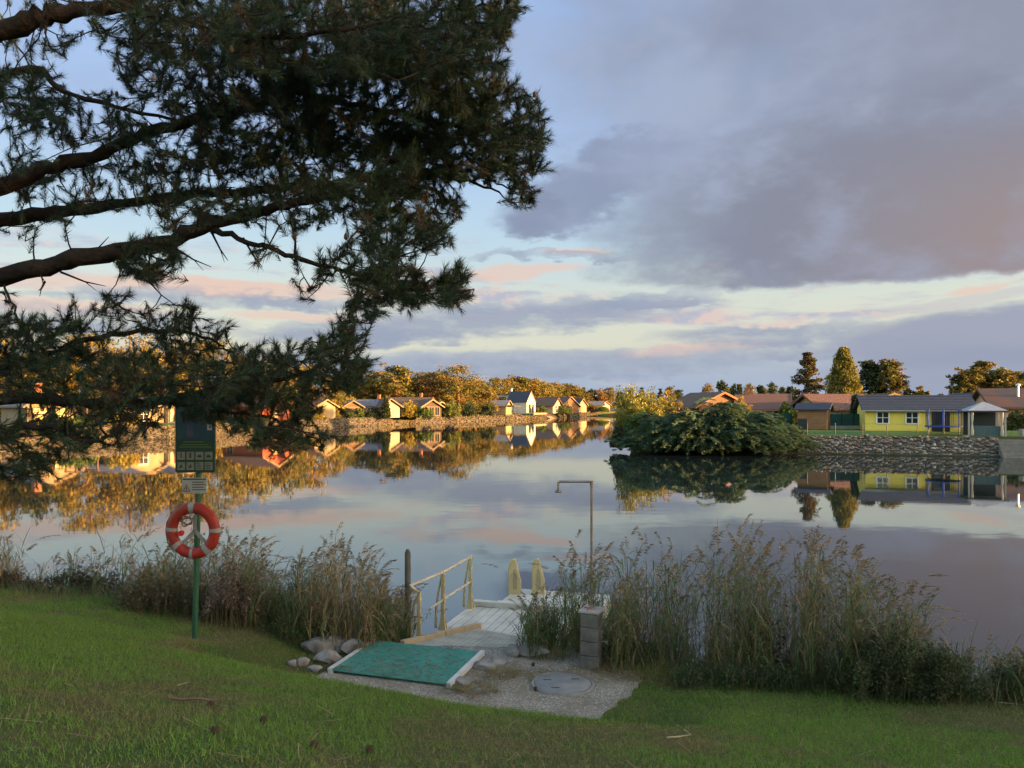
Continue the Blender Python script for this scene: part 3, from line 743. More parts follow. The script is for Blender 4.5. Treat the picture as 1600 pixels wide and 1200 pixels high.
# ------------------------------------------------------------------ houses
def tile_mat(name, c1, c2, s=9): return mat(name, c1, c2, s, 0.75, 0.5, s, 0.3, kind='wave', lo=0.1, hi=0.9)
GLASS = mat('window_glass', (0.02, 0.025, 0.03), None, rough=0.05, spec=0.8)
WHITE = mat('white_paint', (0.72, 0.71, 0.68), (0.62, 0.61, 0.58), 3, 0.6)
WOODB = mat('brown_wood', (0.16, 0.085, 0.045), (0.11, 0.06, 0.035), 5, 0.8, 0.2, 12, stretch=(1, 1, 4))
DKWOOD = mat('dark_wood', (0.06, 0.04, 0.03), (0.09, 0.06, 0.04), 5, 0.8)
SLATE = mat('slate_roof', (0.030, 0.038, 0.058), (0.040, 0.048, 0.072), 2.5, 0.7, 0.2, 10)
BLUER = tile_mat('blue_roof', (0.10, 0.115, 0.15), (0.15, 0.16, 0.2))
BROWNR = tile_mat('brown_roof', (0.085, 0.055, 0.045), (0.12, 0.08, 0.06))
REDR = tile_mat('red_roof', (0.11, 0.055, 0.04), (0.15, 0.075, 0.055))
MAROON = tile_mat('maroon_roof', (0.095, 0.052, 0.045), (0.13, 0.07, 0.06))
CREAM = mat('cream_render', (0.36, 0.31, 0.22), (0.31, 0.265, 0.19), 1.2, 0.9)
TAN = mat('tan_render', (0.28, 0.21, 0.14), (0.24, 0.18, 0.12), 1.2, 0.9)
PINKW = mat('pink_render', (0.42, 0.29, 0.23), (0.38, 0.26, 0.21), 1.2, 0.9)
WHITEW = mat('white_render', (0.50, 0.45, 0.37), (0.44, 0.40, 0.33), 1.2, 0.9)
TRIMB = mat('bargeboard_brown', (0.24, 0.17, 0.11), (0.19, 0.13, 0.085), 4, 0.8)
YELLOW = mat('yellow_boards', (0.72, 0.57, 0.11), (0.66, 0.52, 0.10), 4, 0.6, 0.1, 20, stretch=(.3, .3, 4))
BRICK = mat('chimney_brick', (0.33, 0.13, 0.07), (0.26, 0.10, 0.06), 6, 0.9, 0.3, 14)

def add_window(house, o, r, n, w, h, bars=(1, 1), frame=WHITE, fw=0.09, name='window', glass=GLASS):
    """o = lower left corner on the wall (local), r = right, n = outward."""
    o, r, n = Vector(o), Vector(r).normalized(), Vector(n).normalized(); up = Vector((0, 0, 1))
    m_ = MB(); d = n * 0.07; a = o - n * 0.02
    m_.obox(a, r * w, up * fw, n * .09); m_.obox(a + up * (h - fw), r * w, up * fw, n * .09)
    m_.obox(a + up * fw, r * fw, up * (h - 2 * fw), n * .09); m_.obox(a + r * (w - fw) + up * fw, r * fw, up * (h - 2 * fw), n * .09)
    for i in range(bars[0]): m_.obox(a + r * ((i + 1) * w / (bars[0] + 1) - .03) + up * fw, r * .06, up * (h - 2 * fw), n * .075)
    for i in range(bars[1]): m_.obox(a + r * fw + up * ((i + 1) * h / (bars[1] + 1) - .025), r * (w - 2 * fw), up * .05, n * .07)
    f = m_.build(name, frame, house, local=True)
    MB().obox(o + r * fw + up * fw + n * .005, r * (w - 2 * fw), up * (h - 2 * fw), n * .02).build('pane', glass, f, local=True)
    return f

def house(name, label, loc, rz, L, W, hw, hr, wall, roof, over=0.45, trim=None, group=None, endover=0.5, gable=None):
    """Gabled house: ridge along local x, front at local -y, origin at the middle of the floor."""
    t = thing(name, label, 'house', loc, rz, group); trim = trim or TRIMB
    m_ = MB(); x, y = L / 2, W / 2
    m_.add([(-x, -y, 0), (x, -y, 0), (x, y, 0), (-x, y, 0), (-x, -y, hw), (x, -y, hw), (x, y, hw), (-x, y, hw), (-x, 0, hw + hr), (x, 0, hw + hr)],
           [(0, 1, 5, 4), (2, 3, 7, 6), (1, 2, 6, 9, 5), (3, 0, 4, 8, 7), (0, 3, 2, 1), (4, 5, 9, 8), (6, 7, 8, 9)])
    m_.build('walls', wall, t, local=True)
    sl = hr / y; xe = x + endover; ye = y + over; ze = hw - over * sl; th = 0.14
    m_ = MB()
    for s in (-1, 1):
        m_.prism([(-xe, s * ye, ze + .02), (-xe, 0, hw + hr + .02), (-xe, 0, hw + hr + th + .02), (-xe, s * ye, ze + th + .02)], (2 * xe, 0, 0))
    m_.build('roof', roof, t, local=True)
    for e in (-1, 1):
        m_ = MB()
        for s in (-1, 1):
            m_.prism([(e * (xe + .004), s * ye, ze - .06), (e * (xe + .004), 0, hw + hr - .06), (e * (xe + .004), 0, hw + hr + th + .05), (e * (xe + .004), s * ye, ze + th + .05)], (e * .05, 0, 0))
        m_.build('bargeboard', trim, t, local=True)
    for s in (-1, 1): MB().box(-xe, xe, s * (ye + .003) if s > 0 else -(ye + .09), s * (ye + .09) if s > 0 else -(ye + .003), ze - .03, ze + .1).build('gutter', trim, t, local=True)
    return t
def chimney(h, x, y, z0, z1, s=0.5, material=None):
    m_ = MB().box(x - s / 2, x + s / 2, y - s / 2, y + s / 2, z0, z1).box(x - s / 2 - .06, x + s / 2 + .06, y - s / 2 - .06, y + s / 2 + .06, z1 + .001, z1 + .12)
    return m_.build('chimney', material or BRICK, h, local=True)
def porch(h, x0, x1, y0, y1, hz, post=.14, material=None, roof=None, posts=((0, 0), (1, 0))):
    for px_, py_ in posts:
        x = x0 + (x1 - x0) * px_; y = y0 + (y1 - y0) * py_
        MB().box(x - post / 2, x + post / 2, y - post / 2, y + post / 2, 0, hz).build('porch_post', material or WOODB, h, local=True)
def hl(px, D, z=GZ): return ((px - CX) / F * D, D, z)
FRONT = ((1, 0, 0), (0, -1, 0)); GABR = ((0, 1, 0), (1, 0, 0))

YL = R(-27)      # left shore houses turn their gables to the lake
# pale bungalow: gable porch at the left, long blue-grey roof
h = house('bungalow', 'pale bungalow with blue-grey roof right of the drooping pine boughs', hl(572, 153), R(-12), 8.5, 6, 2.3, 1.1, CREAM, BLUER)
for x in (-2.8, -0.6, 1.6): add_window(h, (x, -3, .9), *FRONT, 1.3, 1.1)
add_window(h, (4.25, -1.5, .8), *GABR, 1.6, 1.3); chimney(h, 2.5, .6, 3.1, 4.4)
h = house('porch_house', 'small open gabled porch at the left end of the pale bungalow', hl(547, 148), R(-62), 4.0, 3.4, 2.2, 1.0, WOODB, BLUER, 0.5)
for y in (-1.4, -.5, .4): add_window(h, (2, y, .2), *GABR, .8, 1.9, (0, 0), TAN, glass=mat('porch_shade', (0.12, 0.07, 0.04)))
h = house('gable_annex', 'lit gable wing between the pale bungalow and the brown bungalow', hl(601, 151), R(-55), 5.0, 4.0, 2.3, 1.25, CREAM, BROWNR, 0.6)
add_window(h, (2.5, -1.0, .8), *GABR, 1.2, 1.2)
h = house('bungalow', 'brown-roofed bungalow with timber porch behind the golden shrub', hl(641, 158), R(-14), 9.0, 6, 2.3, 1.6, TAN, BROWNR, trim=WOODB)
for x in (-3.5, -1.2, 1.2): add_window(h, (x, -3, .9), *FRONT, 1.3, 1.1)
chimney(h, 2.2, .4, 3.5, 4.8); add_window(h, (4.5, -1.2, .8), *GABR, 2.0, 1.4, (1, 0), DKWOOD)
h = house('porch_house', 'timber gabled porch at the right end of the brown bungalow', hl(668, 155), R(-58), 4.0, 4.2, 2.2, 1.25, DKWOOD, BROWNR, 0.5, trim=TAN)
for y in (-1.8, -.6, .6): add_window(h, (2, y, .3), *GABR, 1.1, 1.8, (1, 0), TAN)
h = house('porch_house', 'lowest timber porch gable left of the round shrub', hl(683, 157), R(-58), 3.4, 3.6, 2.0, 1.0, DKWOOD, BLUER, 0.4, trim=TAN)
h = house('bungalow', 'low blue-roofed bungalow left of the white gabled house', hl(766, 196), R(-16), 9.5, 6, 2.2, 1.3, TAN, BLUER)
for x in (-3.5, -1, 1.5): add_window(h, (x, -3, .9), *FRONT, 1.3, 1.0)
porch(h, 4.9, 7.0, -2.9, 2, 2.2, .16, WOODB)
MB().obox((4.75, -3.2, 2.25), (2.6, 0, -.15), (0, 6, 0), (0, 0, .14)).build('porch_roof', BROWNR, h, local=True)
add_window(h, (4.75, -1.6, .2), *GABR, 1.6, 1.9, (1, 0), CREAM, glass=mat('lit_room', (0.35, 0.25, 0.12)))
# the white gabled house
h = house('white_house', 'white house with steep dark roof and sunlit gable facing the lake', hl(814, 214), YL, 6.2, 5.6, 3.2, 2.9, WHITEW, SLATE, 0.12, endover=0.1)
add_window(h, (3.1, -1.6, .1), *GABR, 1.4, 2.5, (1, 0), WOODB); add_window(h, (3.1, .7, .1), *GABR, 1.1, 2.4, (1, 0), WOODB)
h2 = thing('flat_roofed_annex', 'flat-roofed white block with dark window behind the white gabled house', 'house', hl(789, 219), YL)
MB().box(-2.4, 2.4, -2, 2, 0, 5.2).build('walls', WHITEW, h2, local=True); MB().box(-2.6, 2.6, -2.2, 2.2, 5.203, 5.4).build('roof', SLATE, h2, local=True)
add_window(h2, (-1.6, -2, 3.0), *FRONT, 2.9, 1.7, (1, 0), DKWOOD); chimney(h2, 2.0, 0, 5.4, 7.0, .55, WHITEW)
MB().box(-7, 5, -4, 4, -.25, .12).build('terrace', CREAM, thing('terrace', 'pale terrace slab in front of the white gabled house', 'terrace', hl(818, 209, GZ + .15), YL), local=True)
h = house('bungalow', 'brown-roofed house with lit gable right of the white gabled house', hl(851, 226), YL, 8.0, 6.0, 2.4, 2.0, CREAM, BROWNR, .6, trim=WOODB)
add_window(h, (4, -1.5, .3), *GABR, 1.4, 2.0); add_window(h, (4, .4, .3), *GABR, 1.4, 2.0)
h = house('barn', 'long brown timber roof sloping down behind the wide green shrub', hl(872, 236), R(-40), 9, 9, 2.2, 2.6, WOODB, BROWNR, .9, trim=TAN)
add_window(h, (4.5, -2, .4), *GABR, 3, 1.7, (2, 0), DKWOOD)
h = house('bungalow', 'dark-roofed house far along the left bank', hl(892, 252), R(-30), 8, 7, 2.3, 2.0, TAN, SLATE, .6)
add_window(h, (-1, -3.5, .8), *FRONT, 1.4, 1.1)
h = house('bungalow', 'farthest bungalow with pale blue roof at the lake end', hl(916, 276), R(-10), 12, 6, 2.3, 1.3, CREAM, BLUER)
for x in (-4, -1, 2): add_window(h, (x, -3, .8), *FRONT, 1.4, 1.1)
h = house('gable_annex', 'small lit gable at the far lake end', hl(938, 284), R(-50), 5, 5, 2.3, 1.3, CREAM, BROWNR)
add_window(h, (2.5, -.8, .6), *GABR, 1.6, 1.3)
# far left, behind the pine
h = house('bungalow', 'tan house with dark-framed windows behind the lowest pine boughs', hl(62, 92), R(-34), 6.5, 5.6, 2.5, 1.3, TAN, BLUER, .6)
add_window(h, (3.25, -2.3, .6), *GABR, 1.9, 1.6, (2, 0), DKWOOD, glass=mat('lit_blind', (0.55, 0.45, 0.22))); add_window(h, (3.25, .1, .6), *GABR, 1.9, 1.6, (2, 0), DKWOOD, glass=MATS['lit_blind'])
chimney(h, -1.2, .2, 3.4, 5.0, .8)
pt = thing('pergola', 'orange timber pergola beside the tan house', 'pergola', hl(128, 90), R(-34))
for a, b in ((-1.2, -1.2), (1.2, -1.2), (-1.2, 1.2), (1.2, 1.2)): MB().box(a - .08, a + .08, b - .08, b + .08, 0, 2.3).build('post', WOODB, pt, local=True)
for b in (-1.2, 0, 1.2): MB().box(-1.5, 1.5, b - .06, b + .06, 2.301, 2.45).build('beam', WOODB, pt, local=True)
h = house('bungalow', 'tan house with grey roof glimpsed left of the information board', hl(196, 100), R(-20), 8.0, 6, 2.3, 1.0, TAN, BLUER, .5)
add_window(h, (-2, -3, .8), *FRONT, 1.6, 1.2, (1, 0), DKWOOD); add_window(h, (4, -1.8, .4), *GABR, 1.6, 1.8)
h = house('bungalow', 'sunlit cream house with timber posts behind the information board', hl(268, 105), R(-30), 7.0, 6, 2.4, 1.3, CREAM, BLUER, .6)
add_window(h, (3.5, -2.2, .3), *GABR, 1.8, 2.0, (1, 0), WOODB); porch(h, 4.6, 4.6, -2.6, 2.6, 2.3, .2, WOODB, posts=((0, 0), (0, 1)))
add_window(h, (-2.2, -3, .7), *FRONT, 1.5, 1.2)
h = house('red_cabin', 'red timber cabin right of the information board', hl(398, 116), R(-22), 8, 6, 2.4, 1.3, mat('red_boards', (0.30, 0.07, 0.04), (0.24, 0.055, 0.035), 3, 0.8, .2, 9, stretch=(4, 4, .4)), MAROON, .5)
add_window(h, (-2.6, -3, .5), *FRONT, 1.2, 1.5, (1, 1), TAN); add_window(h, (4, -1.2, .5), *GABR, 1.6, 1.5, (1, 1), TAN, glass=MATS['lit_blind'])
h = house('bungalow', 'pale house half hidden behind the pine bough tips', hl(478, 134), R(-22), 8, 6, 2.2, 1.1, TAN, BROWNR, .5)
for x in (-2.6, .6): add_window(h, (x, -3, .8), *FRONT, 1.4, 1.1)
# picket fence in front of the tan house
fe = thing('picket_fence', 'dark picket fence in front of the tan house behind the pine', 'fence', hl(45, 85, GZ))
for i in range(26):
    MB().box(i * .16, i * .16 + .08, -.02, .02, 0, .85).build('picket', DKWOOD, fe, local=True)
for z in (.2, .62): MB().box(-.05, 4.15, .021, .06, z, z + .08).build('rail', DKWOOD, fe, local=True)
# grass verges on the left shore
m_ = MB()
VG = mat('verge_grass', (0.055, 0.105, 0.02), (0.085, 0.12, 0.03), 1.2, 0.95, .6, 20)
for i, (a, b, c, d) in enumerate([((-50, 77), (-41, 90.5), (-50, 98), (-60, 84)), ((-41, 90.5), (-30.5, 141), (-36, 146), (-50, 98)), ((-30.5, 141), (-17.5, 173), (-22, 176), (-36, 146)), ((-17.5, 173), (2, 207), (-4, 212), (-22, 176))]):
    me = MB().add([(*a, GZ + .13), (*b, GZ + .13), (*c, GZ + .14), (*d, GZ + .14)], [(0, 1, 2, 3)])
    tag(me.build('verge_lawn', VG), kind='structure')

# ---- right shore: garden, yellow house, shed, gazebo, trampoline, steps
o = MB().add([(20.9, 63.9, GZ + .035), (75, 49.0, GZ + .035), (75, 56, GZ + .06), (20.9, 69, GZ + .3), (75, 82, GZ + .1), (20.9, 82, GZ + .4)], [(0, 1, 2, 3), (3, 2, 4, 5)]).build('garden_lawn', mat('garden_grass', (0.035, 0.095, 0.022), (0.05, 0.115, 0.03), 1.2, 0.95, .5, 25)); tag(o, kind='structure')
HD = 67.5; YZ = GZ + .05; YR = R(-18)
h = thing('yellow_house', 'yellow clapboard house with long dark blue roof and white-framed windows', 'house', hl(1352, HD, YZ), YR)
WL, WW = 8.6, 6.0      # wall length and depth
wm = MB().add([(0, 0, 0), (WL, 0, 0), (WL, WW, 0), (0, WW, 0), (0, 0, 2.05), (WL, 0, 2.05), (WL, WW, 2.05), (0, WW, 2.05), (0, WW / 2, 3.15), (WL, WW / 2, 3.15)], [(0, 1, 5, 4), (2, 3, 7, 6), (1, 2, 6, 9, 5), (3, 0, 4, 8, 7), (0, 3, 2, 1)])
wm.build('walls', mat('yellow_wall', (0.6, 0.5, 0.1)), h, local=True)
for k in range(11):     # clapboards, each a little proud and tilted
    z = .03 + k * .184
    MB().add([(0, -.035, z), (4.85, -.035, z), (4.85, -.012, z + .18), (0, -.012, z + .18), (0, 0, z), (4.85, 0, z), (4.85, 0, z + .18), (0, 0, z + .18)], [(0, 1, 2, 3), (4, 0, 3, 7), (1, 5, 6, 2), (4, 5, 1, 0), (3, 2, 6, 7)]).build('clapboard', YELLOW, h, local=True)
m_ = MB()
for s, y0 in ((1, -.55), (-1, WW + .55)):
    m_.prism([(-.35, y0, 1.95), (-.35, WW / 2, 3.2), (-.35, WW / 2, 3.34), (-.35, y0, 2.09)], (WL + .55, 0, 0))
rf = m_.build('roof', SLATE, h, local=True)
for k in range(5):
    u = (k + .5) / 5; y = -.55 + u * (WW / 2 + .5); z = 2.095 + u * 1.25
    MB().obox((-.35, y, z - .004), (WL + .55, 0, 0), (0, .04, .014), (0, 0, .02)).build('shingle_course', SLATE, rf, local=True)
MB().box(-.35, WL + .2, -.62, -.552, 1.90, 2.03).build('gutter', mat('grey_gutter', (.25, .25, .24)), h, local=True)
for (x, w_) in ((.85, .92), (3.15, .92)):
    add_window(h, (x, -.036, .78), *FRONT, w_ + .16, 1.14, (1, 1), WHITE, .11)
MB().box(0, .1, -.06, -.0, 0, 2.0).build('corner_board', YELLOW, h, local=True)
MB().box(4.85, 4.97, -.06, -.0, 0, 2.0).build('corner_board', WHITE, h, local=True)
MB().box(5.2, 6.6, -.04, -.005, .05, 1.95).build('glass_door', GLASS, h, local=True)
MB().box(6.9, 8.4, -.04, -.005, .35, 1.9).build('yellow_panel', YELLOW, h, local=True)
MB().box(5.0, 8.5, -1.6, -.1, 0.0, .06).build('deck_slab', mat('deck_grey', (.2, .2, .19), (.26, .25, .24), 3), h, local=True)
# trampoline with net
tr = thing('trampoline', 'blue trampoline with net poles in front of the yellow house', 'trampoline', hl(1474, 62.6, YZ), YR)
for k in range(6):
    a = k * 1.047 + .3; x, y = 1.25 * math.cos(a), 1.25 * math.sin(a)
    MB().tube([(x, y, .0), (x, y, .75)], .03, 6).build('leg', mat('dark_steel', (.05, .05, .055), None, rough=.4, metal=.6), tr, local=True)
    MB().tube([(x, y, .75), (x * 1.03, y * 1.03, 1.6), (x * .98, y * .98, 2.1)], .05, 7).build('net_pole', mat('blue_sleeve', (.03, .06, .28), (.04, .08, .33), 4, .7), tr, local=True)
MB().lathe([(1.0, .76), (1.35, .76), (1.36, .70), (1.35, .66), (1.0, .69)], n=24).build('pad_ring', mat('blue_pad', (.03, .06, .25), None, rough=.5), tr, local=True)
MB().lathe([(0.001, .70), (1.0, .70), (1.0, .685), (.001, .685)], n=24).build('jumping_bed', mat('black_mesh', (.02, .02, .022)), tr, local=True)
m_ = MB()
for k in range(48):
    a = k / 48 * 6.2832; m_.tube([(1.28 * math.cos(a), 1.28 * math.sin(a), .76), (1.28 * math.cos(a), 1.28 * math.sin(a), 2.08)], .006, 3, False)
for k in range(14):
    z = .8 + k * .095; m_.tube([(1.28 * math.cos(a), 1.28 * math.sin(a), z) for a in np.linspace(0, 6.2832, 25)], .006, 3, False)
m_.build('safety_net', mat('net_dark', (.03, .035, .06)), tr, local=True)['kind'] = 'stuff'
# gazebo
gz = thing('gazebo', 'grey-roofed garden gazebo with tied curtains at the top of the steps', 'gazebo', hl(1536, 61.3, YZ), YR)
gw, gd = 1.25, 1.15
for sx in (-1, 1):
    for sy in (-1, 1):
        MB().box(sx * gw - .06, sx * gw + .06, sy * gd - .06, sy * gd + .06, 0, 2.0).build('post', mat('grey_post', (.3, .28, .25), None, rough=.5), gz, local=True)
    pr = [(.02, 2.0), (.13, 1.8), (.06, 1.0), (.13, .3), (.1, .05)]
    MB().lathe([(r, z) for r, z in reversed(pr)], (sx * (gw - .22), -gd, 0), 8).build('curtain', mat('beige_curtain', (.42, .36, .29), (.36, .31, .25), 5), gz, local=True)
MB().add([(-gw - .2, -gd - .2, 2.0), (gw + .2, -gd - .2, 2.0), (gw + .2, gd + .2, 2.0), (-gw - .2, gd + .2, 2.0), (-.1, -.1, 2.7), (.1, -.1, 2.7), (.1, .1, 2.7), (-.1, .1, 2.7)], [(0, 1, 5, 4), (1, 2, 6, 5), (2, 3, 7, 6), (3, 0, 4, 7), (4, 5, 6, 7), (0, 3, 2, 1)]).build('roof', mat('grey_canvas', (.28, .30, .34), (.24, .26, .30), 2, .7), gz, local=True)
MB().box(-gw - .21, gw + .21, -gd - .23, -gd - .2, 1.9, 2.02).build('roof_valance', mat('dark_trim', (.05, .05, .06)), gz, local=True)
MB().box(-gw + .1, gw - .1, gd - .05, gd, .0, 1.95).build('back_screen', mat('dark_screen', (.03, .04, .05)), gz, local=True)
MB().box(-gw + .3, gw - .3, -gd + .1, -gd + .8, 0, .8).build('bench', mat('teal_rattan', (.05, .08, .09), (.07, .1, .11), 8), gz, local=True)
# steps through the wall
stp = thing('water_steps', 'dark stone steps with metal handrail down to the water', 'steps', (37.25, 59.0, 0), R(-16))
for k in range(6):
    MB().box(.05, 2.45, -1.55 + k * .3, -1.25 + k * .3, -.3, .03 + k * .26).build('step', mat('step_stone', (.13, .125, .12), (.18, .17, .16), 3, .9), stp, local=True)
MB().tube([(2.6, .3, GZ + .1), (2.6, .3, GZ + .85), (2.6, -1.5, .75), (2.6, -1.5, .1)], .035, 8).build('handrail', mat('grey_metal', (.5, .5, .5), None, rough=.35, metal=.7), stp, local=True)
# thin fence posts on the wall
def wallpt(px):
    k = (px - CX) / F; y = (63.9 + .287 * 20.8) / (1 + .287 * k); return Vector((k * y, y + .25, GZ))
for i, px in enumerate((1263, 1307, 1350, 1388, 1436)):
    o = MB().tube([wallpt(px), wallpt(px) + Vector((0, 0, 1.05))], .03, 6).build('fence_post', MATS['dark_steel'])
    o.location.z = GZ; tag(o, 'thin dark fence post on the right stone wall, ' + ORD[i], 'fence post', 'thin posts along the right stone wall')
wr = MB()
for z in (.5, 1.0): wr.tube([wallpt(1245) + Vector((0, 0, z)), wallpt(1436) + Vector((0, 0, z))], .006, 4)
tag(wr.build('fence_wire', MATS['dark_steel']), 'thin wires strung between the posts on the stone wall', 'fence wire')
# shed
sh = thing('wooden_shed', 'small brown plank shed with dark flat-pitched roof', 'shed', hl(1246, 69.5, GZ + .3), R(-30))
sw, sd = 2.5, 2.0
MB().box(0, sw, 0, sd, 0, 1.75).build('walls', mat('shed_core', (.14, .075, .04)), sh, local=True)
for k in range(9): MB().box(0, sw, -.03, -.003, .02 + k * .192, .2 + k * .192).build('plank', mat('shed_plank', (.27, .135, .065), (.2, .1, .05), 4, .75, .2, 14, stretch=(.4, 1, 3)), sh, local=True)
MB().box(.03, .8, -.05, -.031, .05, .95).build('dark_panel', mat('dark_panel', (.03, .035, .04)), sh, local=True)
MB().prism([(-.25, -.35, 1.72), (-.25, sd / 2, 2.25), (-.25, sd + .3, 1.72), (-.25, sd + .3, 1.84), (-.25, sd / 2, 2.37), (-.25, -.35, 1.84)], (sw + .55, 0, 0)).build('roof', SLATE, sh, local=True)
# green screen fence
for a, b, lab in ((1296, 1350, 'dark green screen fence between the shed and the yellow house'), (1218, 1238, 'short dark green screen fence left of the shed')):
    p0, p1 = P(a, 668, 71.5), P(b, 668, 71.5); f_ = thing('screen_fence', lab, 'fence', (p0.x, p0.y, GZ + .33))
    Lf = p1.x - p0.x
    MB().box(0, Lf, 0, .05, .25, 1.35).build('screen', mat('green_screen', (.015, .06, .06), (.02, .075, .07), 3, .7, .2, 12, stretch=(4, 1, .3)), f_, local=True)
    MB().box(0, Lf, -.06, .1, -.1, .248).build('plinth', mat('plinth', (.35, .33, .3), (.28, .27, .25), 2), f_, local=True)
    for k in range(int(Lf / 1.1) + 1): MB().box(k * 1.1, k * 1.1 + .06, -.07, -.002, .25, 1.4).build('post', MATS['dark_steel'], f_, local=True)
# houses behind
h = house('red_roofed_house', 'low dark brown gabled roof just above the juniper', hl(1105, 92), R(-70), 6, 6.2, 2.5, 1.35, WOODB, BROWNR, .8, trim=mat('orange_trim', (.22, .10, .055)))
h = house('red_roofed_house', 'orange-edged house with red tiled roof left of the shed', hl(1192, 90), R(-18), 5.2, 6.4, 2.2, 1.45, CREAM, MAROON, .8, trim=MATS['orange_trim'])
chimney(h, -1.8, 0, 3.3, 4.4, .5); add_window(h, (1, -3.2, .5), *FRONT, 1.4, 1.4)
MB().prism([(-3.2, -3.7, 2.0), (-3.2, -1.6, 3.1), (-3.2, .5, 2.0)], (.15, 0, 0)).build('gable_panel', MATS['orange_trim'], h, local=True)
h = house('red_roofed_house', 'maroon tiled house with timber veranda behind the green screen fence', hl(1302, 84), R(6), 6.0, 6.0, 2.25, 1.3, TAN, MAROON, .7, trim=WOODB)
for x in (.4, 1.6, 2.8): MB().box(x - .1, x + .1, -4.3, -4.1, 0, 2.1).build('porch_post', WHITE, h, local=True)
MB().prism([(.0, -4.5, 2.1), (1.6, -4.5, 2.75), (3.2, -4.5, 2.1)], (0, 2.6, 0)).build('porch_gable', WOODB, h, local=True)
MB().box(.3, 3.0, -3.04, -3.003, .1, 2.0).build('veranda_glazing', MATS['dark_panel'], h, local=True)
h = house('cream_gable_house', 'cream gable with white edges peeping over the dark blue roof', hl(1518, 86), R(-90), 6, 5.6, 2.75, .95, CREAM, SLATE, .5)
h = house('pink_gable_house', 'low roof with small pink sunlit gable above the dark blue roof', hl(1380, 100), R(-90), 5, 3.2, 3.3, .55, PINKW, BROWNR, .3)
h = house('dark_roofed_house', 'pinkish house with dark and rust roof at the right edge', hl(1602, 76), R(-14), 7.5, 6.0, 2.5, 1.5, PINKW, mat('rust_roof', (.10, .05, .04), (.05, .05, .06), .8, .7), .7, trim=DKWOOD)
add_window(h, (-1.2, -3, .4), *FRONT, 1.2, 1.9, (0, 0), DKWOOD); add_window(h, (.9, -3, .9), *FRONT, 1.4, 1.1, (1, 0), DKWOOD)
fl = MB().tube([(-1.2, -1.6, 2.9), (-1.2, -1.6, 4.35)], .09, 10).build('flue', mat('steel_flue', (.6, .58, .55), None, rough=.35, metal=.5), h, local=True)
MB().lathe([(.02, 4.62), (.22, 4.5), (.22, 4.36), (.1, 4.34)], (-1.2, -1.6, 0), 12).build('flue_cap', MATS['steel_flue'], fl, local=True)
o = MB().prism([(40.3, 60.6, GZ), (52, 57.4, GZ), (52, 57.9, GZ), (40.3, 61.1, GZ)], (0, 0, .6)).build('garden_wall', MATS['plinth']); tag(o, 'low pale garden wall right of the gazebo', 'wall')
